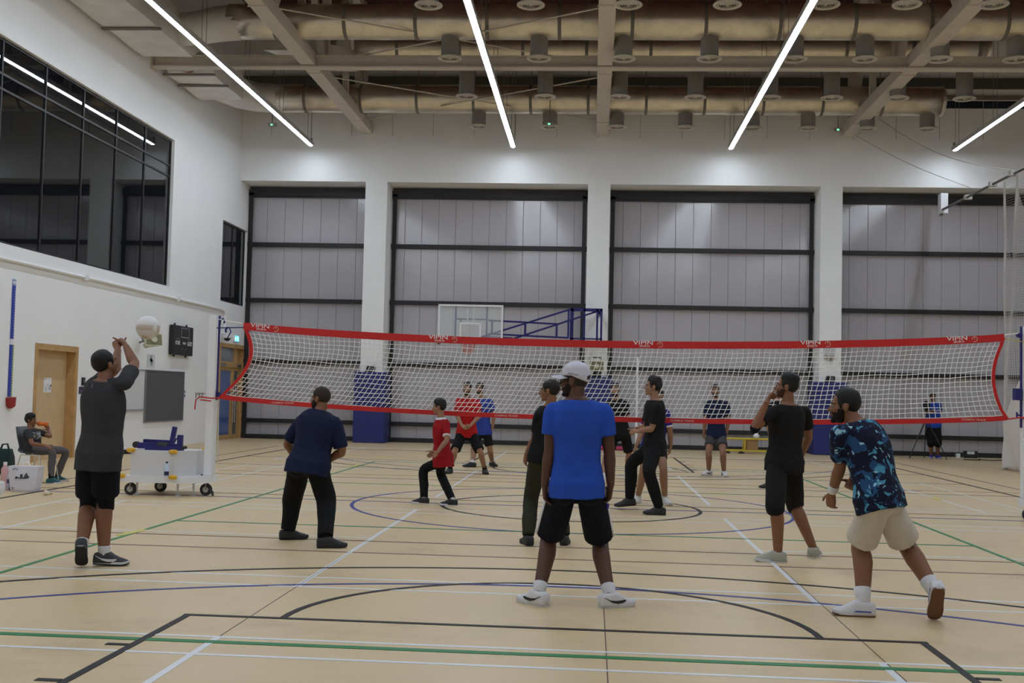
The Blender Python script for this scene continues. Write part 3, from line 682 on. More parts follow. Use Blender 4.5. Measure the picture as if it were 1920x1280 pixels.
obox('housing', (0, -.06, 0), (.03, .06, .17), BLACKM, t, .005); obox('screen', (.03, -.03, .06), (.032, .03, .13), mat('grey_screen', (.15, .15, .17), .3), t)
t = wall_thing('door_sign', 'small dark room sign below the intercom', 'sign', 7.72, 1.34)
obox('plate', (0, -.13, 0), (.012, .13, .15), mat('dark_violet', (.05, .04, .08), .5), t); obox('print_line', (.012, -.06, .05), (.0135, .08, .07), mat('pink_print', (.4, .2, .25), .6), t)
t = wall_thing('scoreboard', 'black electronic scoreboard reading HOME PERIOD GUEST', 'scoreboard', 13.3, 2.37)
obox('case', (.02, -.72, 0), (.12, .72, .76), BLACKM, t)
bm = B()
for a, c in (((-.16, .46), (.42, .48)), ((-.16, .70), (.42, .72)), ((-.16, .48), (-.14, .70)), ((.40, .48), (.42, .70))): box(bm, (.121, a[0], a[1]), (.124, c[0], c[1]))
obj('clock_frame', bm, mat('grey_print2', (.35, .35, .36), .5), t)
for s, y, sz in (('HOME', -.40, .15), ('PERIOD', .07, .08), ('GUEST', .48, .15)): text('lettering', s, sz, WHITEP, t, (.122, y, .31), (PI / 2, 0, PI / 2), .8)
bm = B()
for y in (-.4, .44): box(bm, (.121, y - .12, .40), (.123, y + .12, .44))
for y in (-.08, .2): box(bm, (.121, y - .04, .13), (.123, y + .04, .19))
obj('digit_panel', bm, mat('grey_digit', (.10, .10, .10), .4), t)
bm = B()
for y in (-.45, .4):
    box(bm, (.03, y - .03, .76), (.06, y + .03, .82)); box(bm, (.03, y - .03, -.05), (.06, y + .03, 0))
obj('bracket', bm, BLACKM, t)
t = wall_thing('whiteboard', 'white marker board left of the grey pin board', 'board', 9.6, .98)
obox('surface', (.0, -1.0, 0), (.015, 1.45, .93), mat('marker_white', (.72, .72, .73), .25), t); bm = B(); box(bm, (0, -1.02, .93), (.03, 1.47, .955)); box(bm, (0, -1.02, -.025), (.06, 1.47, 0)); obj('rim', bm, mat('alu', (.4, .4, .42), .4, metal=.5), t)
t = wall_thing('pin_board', 'dark grey pin board beside the whiteboard', 'board', 12.42, .68)
obox('felt', (0, -1.27, 0), (.03, 1.27, 1.24), mat('grey_felt', (.10, .10, .105), .9), t); bm = B(); box(bm, (0, -1.3, -.03), (.04, 1.3, 0)); box(bm, (0, -1.3, 1.24), (.04, 1.3, 1.26)); box(bm, (0, -1.3, 0), (.04, -1.27, 1.24)); box(bm, (0, 1.27, 0), (.04, 1.3, 1.24)); obj('rim', bm, mat('alu2', (.25, .25, .26), .4, metal=.4), t)
t = wall_thing('wall_notice', 'pale paper notice on the wall above the pin board', 'notice', 11.45, 2.0)
obox('sheet', (0, -.24, 0), (.006, .24, .32), mat('pale_sheet', (.62, .64, .64), .6), t)
bm = B(); [box(bm, (.006, -.16 + .3 * random.random(), .03 + .2 * random.random()), (.0075, 0 + .15 * random.random(), .1 + .2 * random.random())) for _ in range(4)]; obj('print', bm, mat('grey_print3', (.3, .32, .32), .7), t)
t = wall_thing('wall_card', 'narrow blue and white card beside the pin board', 'notice', 13.86, 1.22)
obox('sheet', (0, -.07, 0), (.006, .07, .3), WHITEP, t); obox('print', (.006, -.04, .05), (.0075, .04, .12), mat('blue_print', (.08, .1, .3), .6), t); obox('print', (.006, -.04, .16), (.0075, .04, .22), mat('blue_print', (.08, .1, .3), .6), t)
for i, y in enumerate((14.72, 14.98, 15.24)):
    t = wall_thing('coat_hook', 'small dark wall hook, %s of three left of the red net tie' % ('nearest', 'middle', 'farthest')[i], 'hook', y, 1.22); t['group'] = 'wall hooks'
    bm = tube(B(), [(.0, 0, .16), (.05, 0, .13), (.07, 0, .17)], .012, 6); box(bm, (0, -.02, .02), (.012, .02, .17)); obj('hook', bm, mat('dark_hook', (.2, .15, .15), .5), t)
t = wall_thing('dome_camera', 'white dome security camera above the double door', 'camera', 16.75, 3.0)
bm = tube(B(), [(0, 0, .15), (.15, 0, .15), (.15, 0, .08)], .03, 8); lathe(bm, [(.14, .09), (.14, .03), (.12, .0)], 20, (.16, 0, 0)); obj('mount', bm, WHITEP, t, smooth=False)
obj('dome', lathe(B(), [(.10, .0), (.09, -.04), (.05, -.08), (.01, -.09)], 16, (.16, 0, 0)), BLACKM, t, smooth=True)
t = wall_thing('exit_sign', 'glowing turquoise exit sign above the double door', 'sign', 18.0, 2.95)
obox('case', (0, -.22, 0), (.05, .22, .19), WHITEP, t); obox('lit_face', (.05, -.20, .01), (.053, .20, .18), mat('cyan_lit', (.1, .5, .5), .4, emit=(.10, .62, .66), estr=1.6), t)
bm = B(); box(bm, (.053, -.16, .08), (.055, -.02, .10)); box(bm, (.053, -.18, .05), (.055, -.14, .13)); bar(bm, (.054, .05, .14), (.054, .09, .06), .03, .003); bar(bm, (.054, .09, .06), (.054, .15, .04), .025, .003); box(bm, (.053, .03, .14), (.055, .07, .165)); obj('pictogram', bm, mat('lit_white', (.9, .9, .9), .4, emit=(.8, 1, 1), estr=1.5), t)
bm = tube(B(), [(XL + .04, -6, 3.80), (XL + .04, 16.4, 3.83), (XL + .04, 16.75, 3.80), (XL + .04, 16.86, 3.70), (XL + .04, 16.86, 3.2)], .035, 8)
o = thing('wall_conduit', 'thin white conduit running along the left wall under the window', 'pipe', (0, 0, 0)); obj('pipe', bm, WALL, o)
for y in (2, 7.6, 13): obox('clip', (XL, y - .06, 3.76), (XL + .09, y + .06, 3.87), WHITEP, o)
t = thing('door_stop', 'small black door stop on the floor by the left wall', 'doorstop', (XL + .3, 9.2, 0)); bm = plate(B(), [(0, -.12, 0), (0, .12, 0), (0, .10, .08), (0, -.06, .10)], (.12, 0, 0)); obj('wedge', bm, BLACKM, t); obox('pad', (.12, .0, .0), (.2, .14, .03), BLACKM, t)

# ---------------------------------------------------------------- net curtain at right, rail, ropes
t = thing('curtain_rail', 'dark steel rail on a white bracket carrying the net curtain', 'rail', (10.3, 0, 7.16))
obj('rod', tube(B(), [(-.05, 17.6, 0), (.1, 8.0, .0)], .035, 8), mat('dark_steel', (.10, .09, .085), .4), t)
obox('wall_bracket', (-.10, 17.45, -.1), (.10, 17.75, .48), WHITEP, t); bm = tube(B(), [(-.05, 17.6, -.1), (-.05, 17.6, -.16)], .05, 8); obj('end_knob', bm, STRAP, t)
for y in (15.5, 13.6, 12.2, 10.5): obj('clamp', box(B(), (-.06, y - .08, -.05), (.12, y + .08, .07)), mat('pale_clamp', (.5, .48, .46), .5), t)
def cur(y, z, seg):  # folded curtain surface: y along the rail, z height
    f = min(1, max(0, (7.1 - z) / 7.0)); amp = .04 + .13 * f
    x = 10.32 + amp * math.sin(y * 3.4 + .4) + .03 * math.sin(y * 9 + z * .9) + .02 * math.sin(z * 2.3 + y * 5)
    yy = y + .04 * math.sin(y * 7 + 1.0) * f + (.05 * math.sin(z * 1.1 + y) * f) 
    return V((x + .10 * f, yy, z))
t = thing('net_curtain', 'white netting curtain with cloth skirt hanging at the right edge', 'curtain', (0, 0, 0))
bm = B(); ny, nz = 62, 86
def gather(i, z):
    y = 9.9 + 3.2 * i / ny
    f = min(1, max(0, (7.1 - z) / 2.2)); yc = 12.75 if i > 44 else (12.0 if i > 24 else 10.9)
    return cur(yc + (y - yc) * (.12 + .88 * f), z, 0)
def edge(i): return 1.30 + .85 * min(1, abs(9.9 + 3.2 * i / 62 - 12.35) / .42)
for i in range(ny + 1):
    tube(bm, [gather(i, 7.08 - (7.08 - edge(i)) * j / 40) for j in range(41)], .0042, 3, False)
for j in range(nz + 1):
    z = 7.05 - j * .064
    tube(bm, [gather(i, max(z, edge(i) - .02)) for i in range(ny + 1)], .0036, 3, False)
o = obj('netting', bm, mat('grey_white_cord', (.62, .60, .57), .8), t); o['kind'] = 'stuff'
bm = B(); rr = []
for i in range(125):
    q = i / 2; e0 = edge(q) + .02; a = []
    for j in range(16):
        z = e0 + (.03 - e0) * j / 15; s = V(gather(q, max(z, .05))); s.x += .05 * math.sin(q * .9 + j * .5) * (j / 15); s.y += .13 * (j / 15) ** 2 * (1 if q > 45 else .2); s.z = z + .04 * math.sin(q * 1.3) * (j == 15); a.append(s)
    rr.append(a)
loft(bm, rr, cap=False, closed=False); sk = obj('skirt', bm, mat('white_cloth', (.66, .61, .58), .8), t, smooth=True)
md = sk.modifiers.new('thick', 'SOLIDIFY'); md.thickness = .008
for i, (a, b) in enumerate((((7.66, 17.4, 9.35), (9.95, 14.2, 7.2)), ((8.4, 17.3, 9.75), (10.3, 12.0, 7.2)))):
    pts = [V(a).lerp(V(b), k / 12) - V((0, 0, (.12 + .2 * i) * math.sin(PI * k / 12))) for k in range(13)]
    tag(obj('hoist_rope', tube(B(), pts, .008, 4), mat('rope', (.42, .40, .37), .8)), ['thin rope from the right truss end to the near part of the rail', 'thin sagging rope above the curtain, meeting the rail further along'][i], 'rope', 'hoist ropes')
# ---------------------------------------------------------------- floor things at the back wall
t = thing('hurdle_stack', 'low yellow steel frame holding a cardboard box by the back wall', 'frame', (4.95, 17.6, 0))
bm = B()
for y in (-.2, .2):
    for z in (.08, .42): tube(bm, [(-.85, y, z), (.85, y, z)], .022, 8)
    for x in (-.85, -.25, .85): tube(bm, [(x, y, .08), (x, y, .42)], .022, 8)
for x in (-.85, .85): tube(bm, [(x, -.2, .08), (x, .2, .08)], .022, 8)
obj('frame', bm, YELST, t)
for x in (-.75, -.35, .75): obj('foot', lathe(B(), [(.09, 0), (.09, .03), (.03, .06)], 14, (x, -.2, 0)), RUBBER, t)
t = thing('cardboard_box', 'small brown cardboard box standing in the yellow frame', 'box', (4.93, 17.58, .105)); obox('carton', (-.17, -.15, 0), (.15, .15, .29), mat('cardboard', (.33, .20, .09), .8), t); obox('flap', (-.17, -.152, .285), (.15, .0, .293), mat('cardboard', (.33, .20, .09), .8), t)
t = thing('plastic_bag', 'crumpled white plastic bag on top of the yellow frame', 'bag', (5.02, 17.4, .446)); bm = B(); bmesh.ops.create_icosphere(bm, subdivisions=2, radius=.09)
for v in bm.verts: v.co = V((v.co.x, v.co.y, v.co.z * .8 + .07)) * (1 + .25 * noise.noise(v.co * 30))
obj('bag_body', bm, WHITEP, t); obj('knot', tube(B(), [(.02, 0, .12), (.05, 0, .17)], [.02, .005], 6), WHITEP, t)
t = thing('exercise_mat', 'rolled pink exercise mat at the foot of the back wall', 'mat', (1.05, 17.3, .06)); bm = tube(B(), [(-.55, 0, 0), (.42, 0, 0)], .06, 16); obj('roll', bm, mat('pink_foam', (.45, .05, .12), .8), t); obj('strap', tube(B(), [(-.1, 0, 0), (-.06, 0, 0)], .063, 16), RUBBER, t)
t = thing('floodlight', 'small black floodlight on the floor by the back wall', 'lamp', (10.95, 17.1, 0))
obox('housing', (-.18, -.1, .06), (.16, .1, .26), BLACKM, t, .01); obox('lens', (-.13, -.108, .17), (.07, -.1, .25), mat('pale_lens', (.6, .65, .65), .15), t); bm = tube(B(), [(-.2, -.02, .16), (-.22, -.14, .02), (.22, -.14, .02), (.2, -.02, .16)], .014, 6); obj('stand', bm, BLACKM, t); obox('side_knob', (-.40, -.05, .05), (-.3, .05, .18), mat('pale_lens', (.6, .65, .65), .15), t)
pts = [(.2, 0, .03), (.5, -.1, .012), (.8, .1, .012), (1.3, 0, .012), (1.9, .3, .012)]; obj('power_cable', tube(B(), pts, .012, 5), BLACKM, t)
t = thing('camera_tripod', 'black tripod holding a camera in front of the photographer', 'tripod', (9.75, 17.2, 0))
bm = B()
for x, y in ((-.55, -.32), (.47, -.36), (.08, .45)):
    b_ = B(); tube(b_, [(0, 0, 1.12), (x * .55, y * .55, .55)], .02, 8); tube(b_, [(x * .5, y * .5, .6), (x, y, .01)], .013, 8); obj('leg', b_, BLACKM, t)
obj('column', tube(B(), [(0, 0, .75), (0, 0, 1.38)], .018, 8), BLACKM, t); obox('head', (-.05, -.05, 1.36), (.05, .05, 1.46), BLACKM, t); obj('pan_handle', tube(B(), [(.02, .03, 1.42), (.16, .26, 1.3)], .012, 6), BLACKM, t)
t = thing('video_camera', 'black camera mounted on the tripod', 'camera', (9.75, 17.2, 1.46)); obox('body', (-.09, -.05, 0), (.09, .07, .14), BLACKM, t, .01); obj('lens', tube(B(), [(0, -.05, .07), (0, -.18, .07)], [.045, .05], 14), BLACKM, t); obox('viewfinder', (-.03, .0, .14), (.04, .08, .18), BLACKM, t)

# ---------------------------------------------------------------- seated corner at left
t = thing('stacking_chair', 'grey plastic chair with thin metal legs by the wooden door', 'chair', (-8.36, 1.42, 0), -PI / 2 - .12)
# local +Y is forward (after rotation faces +X)
GP = mat('grey_shell', (.07, .07, .08), .5)
bm = B(); prof = [(.24, .44), (.20, .455), (.05, .44), (-.12, .44), (-.18, .47), (-.20, .55), (-.23, .70), (-.26, .86)]
rr = []
for y, z in prof:
    w = .23 if z < .5 else (.21 if z < .6 else .23)
    rr.append([V((x * w, y + (.03 * (abs(x) ** 2) if z > .5 else 0), z + (.02 * abs(x) ** 2 if z < .5 else 0))) for x in (-1, -.5, 0, .5, 1)])
loft(bm, rr, cap=False, closed=False); sh = obj('shell', bm, GP, t, smooth=True); md = sh.modifiers.new('t', 'SOLIDIFY'); md.thickness = .014
for sx in (-1, 1):
    obj('leg', tube(B(), [(sx * .20, .18, .435), (sx * .23, .25, 0)], .010, 8), CHROME, t); obj('leg', tube(B(), [(sx * .20, -.14, .435), (sx * .23, -.25, 0)], .010, 8), CHROME, t)
    obj('side_rail', tube(B(), [(sx * .20, .18, .43), (sx * .20, -.14, .43)], .010, 8), CHROME, t)
def bottle(lab, x, y, h, r, c, cap, name='drink_bottle'):
    t = thing(name, lab, 'bottle', (x, y, 0)); obj('bottle_body', lathe(B(), [(r * .9, 0), (r, .02), (r, h * .72), (r * .5, h * .86), (r * .4, h * .9)], 18), mat('bottle_%s' % lab[:12].replace(' ', '_'), c, .3), t, smooth=True); obj('cap', lathe(B(), [(r * .5, h * .88), (r * .5, h)], 12), cap, t); return t
bottle('tall pink bottle with white cap on the floor beside the shopping bag', -8.33, .42, .37, .055, (.62, .36, .34), WHITEP)
bottle('bright green bottle at the left edge of the photo', -8.56, .46, .33, .05, (.25, .55, .06), WHITEP)
b_ = bottle('small purple and white bottle next to the pink bottle', -8.10, .12, .27, .035, (.50, .48, .62), BLACKM); obj('label_wrap', lathe(B(), [(.0355, .09), (.0355, .15)], 16, cap=False), mat('purple_label', (.06, .03, .16), .5), b_)
t = thing('paper_cup', 'white crumpled plastic tub on the floor below the pink bottle', 'tub', (-7.80, -.72, 0)); obj('tub', lathe(B(), [(.06, 0), (.08, .08), (.075, .17), (.05, .18)], 14), WHITEP, t); obj('lid', lathe(B(), [(.055, .178), (.055, .19)], 14), WHITEP, t)
t = thing('paper_ball', 'small cream shuttlecock lying on the floor by the shopping bag', 'shuttlecock', (-7.18, -.55, 0)); obj('skirt', tube(B(), [(-.05, 0, .035), (.02, 0, .028), (.03, 0, .026)], [.042, .016, .014], 14), mat('cream_feather', (.66, .60, .46), .8), t); obj('cork', tube(B(), [(.028, 0, .026), (.05, 0, .024), (.056, 0, .022)], [.015, .014, .006], 12), mat('cork', (.5, .36, .2), .8), t); t.name = 'shuttlecock'
t = thing('black_pouch', 'small black pointed pouch between bottle and shopping bag', 'pouch', (-7.97, .02, 0)); obj('pouch', loft(B(), [[V((x * w, y * .04, z)) for x, y in ((-1, -1), (1, -1), (1, 1), (-1, 1))] for z, w in ((0, .06), (.07, .05), (.13, .012))]), BLACKM, t); obj('strap', tube(B(), [(0, 0, .12), (.03, 0, .08), (.05, -.04, .01)], .006, 5), BLACKM, t)
# shopping bag
t = thing('shopping_bag', 'white woven shopping bag with dark green calligraphy by the chair', 'bag', (-7.74, -.10, 0))
BW, BT, BH = .17, .225, .36
bm = loft(B(), [[V((-w, -d, z)), V((-w * .4, -d * 1.12, z)), V((w * .4, -d * 1.1, z)), V((w, -d, z)), V((w, d, z)), V((0, d * 1.1, z)), V((-w, d, z))] for z, w, d in ((0, BW, .09), (.03, BW * 1.03, .10), (.2, (BW + BT) / 2 * 1.01, .10), (BH, BT, .085))])
obj('bag_body', bm, mat('woven_white', (.66, .64, .70), .7, bump=.3, bscale=14), t)
INK = mat('green_ink', (.03, .05, .035), .7); bm = B()
for pts in ([(-.10, .19), (-.07, .20), (-.03, .195), (0, .2), (.04, .195), (.08, .2), (.10, .215)], [(-.10, .19), (-.085, .215), (-.07, .205)], [(-.02, .2), (-.025, .24), (-.01, .25), (.0, .21)], [(.03, .2), (.045, .24), (.06, .25), (.075, .235)], [(.05, .21), (.07, .225), (.09, .222)], [(.055, .255), (.065, .262)]):
    tube(bm, [(x, -.112, z) for x, z in pts], .008, 5)
obj('calligraphy', bm, INK, t); bm = B(); [box(bm, (-.1 + i * .021, -.112, .168), (-.088 + i * .021, -.1, .174)) for i in range(6)]; [box(bm, (-.10 + i * .02, -.109, .045 + .008 * (i % 2)), (-.085 + i * .02, -.1, .056)) for i in range(9)]; [box(bm, (-.15, -.108, .03 + .02 * i), (-.12, -.098, .043 + .02 * i)) for i in range(2)]
obj('small_print', bm, mat('violet_ink', (.16, .12, .2), .7), t)
bm = B(); [tube(bm, [(-.15 + .03 * i, -.10, .30 + .02 * (i % 2)), (-.135 + .03 * i, -.10, .33)], .004, 4) for i in range(3)]; obj('leaf_print', bm, INK, t)
bm = tube(B(), [(-.11, .08, BH - .02), (-.09, .10, .40), (-.03, .10, .41), (.02, .08, BH - .02)], .008, 6); obj('handle', bm, WHITEP, t)
# dark green bag
t = thing('sports_bag', 'dark green fabric bag against the wall at the left edge', 'bag', (-9.80, 2.75, 0))
bm = loft(B(), [[V((x * w, y * d, z + .02 * math.sin(x * 3))) for x, y in ((-1, -1), (-.3, -1.15), (.4, -1.1), (1, -1), (1, 1), (0, 1.1), (-1, 1))] for z, w, d in ((0, .30, .12), (.06, .33, .15), (.28, .32, .14), (.42, .30, .09))]); bmesh.ops.subdivide_edges(bm, edges=bm.edges[:], cuts=1, use_grid_fill=True, smooth=.3)
obj('bag_body', bm, mat('dark_green_cloth', (.012, .03, .028), .85, bump=.3, bscale=10), t, smooth=True); bm = tube(B(), [(.16, -.05, .40), (.20, -.05, .50), (.28, -.05, .51), (.32, -.05, .40)], .016, 6); obj('handle', bm, mat('dark_green_cloth', (.012, .03, .028), .85), t)

# ---------------------------------------------------------------- volleyball in the air
t = thing('volleyball', 'white and tan volleyball in the air above the server', 'ball', (-3.67, -6.0, 2.05))
bm = B(); bmesh.ops.create_icosphere(bm, subdivisions=4, radius=.105)
BALLM = [mat('ball_white', (.74, .72, .70), .5), mat('ball_tan', (.58, .50, .42), .5)]
for v in bm.verts:
    n = v.co.normalized(); a = sorted(((abs(n[i]), i) for i in range(3)), reverse=True); ax = a[0][1]; o2 = n[(ax + 1) % 3] / abs(n[ax])
    s = abs(((o2 * .5 + .5) * 3) % 1 - .5); e = a[0][0] - a[1][0]
    if s > .46 or e < .02: v.co *= .985
for f in bm.faces:
    n = f.calc_center_median().normalized(); ax = max(range(3), key=lambda i: abs(n[i])); o2 = n[(ax + 1) % 3] / abs(n[ax]); f.material_index = 1 if (abs(o2) < .33 and n.z < .2) else 0
obj('ball_cover', bm, BALLM, t, smooth=True)
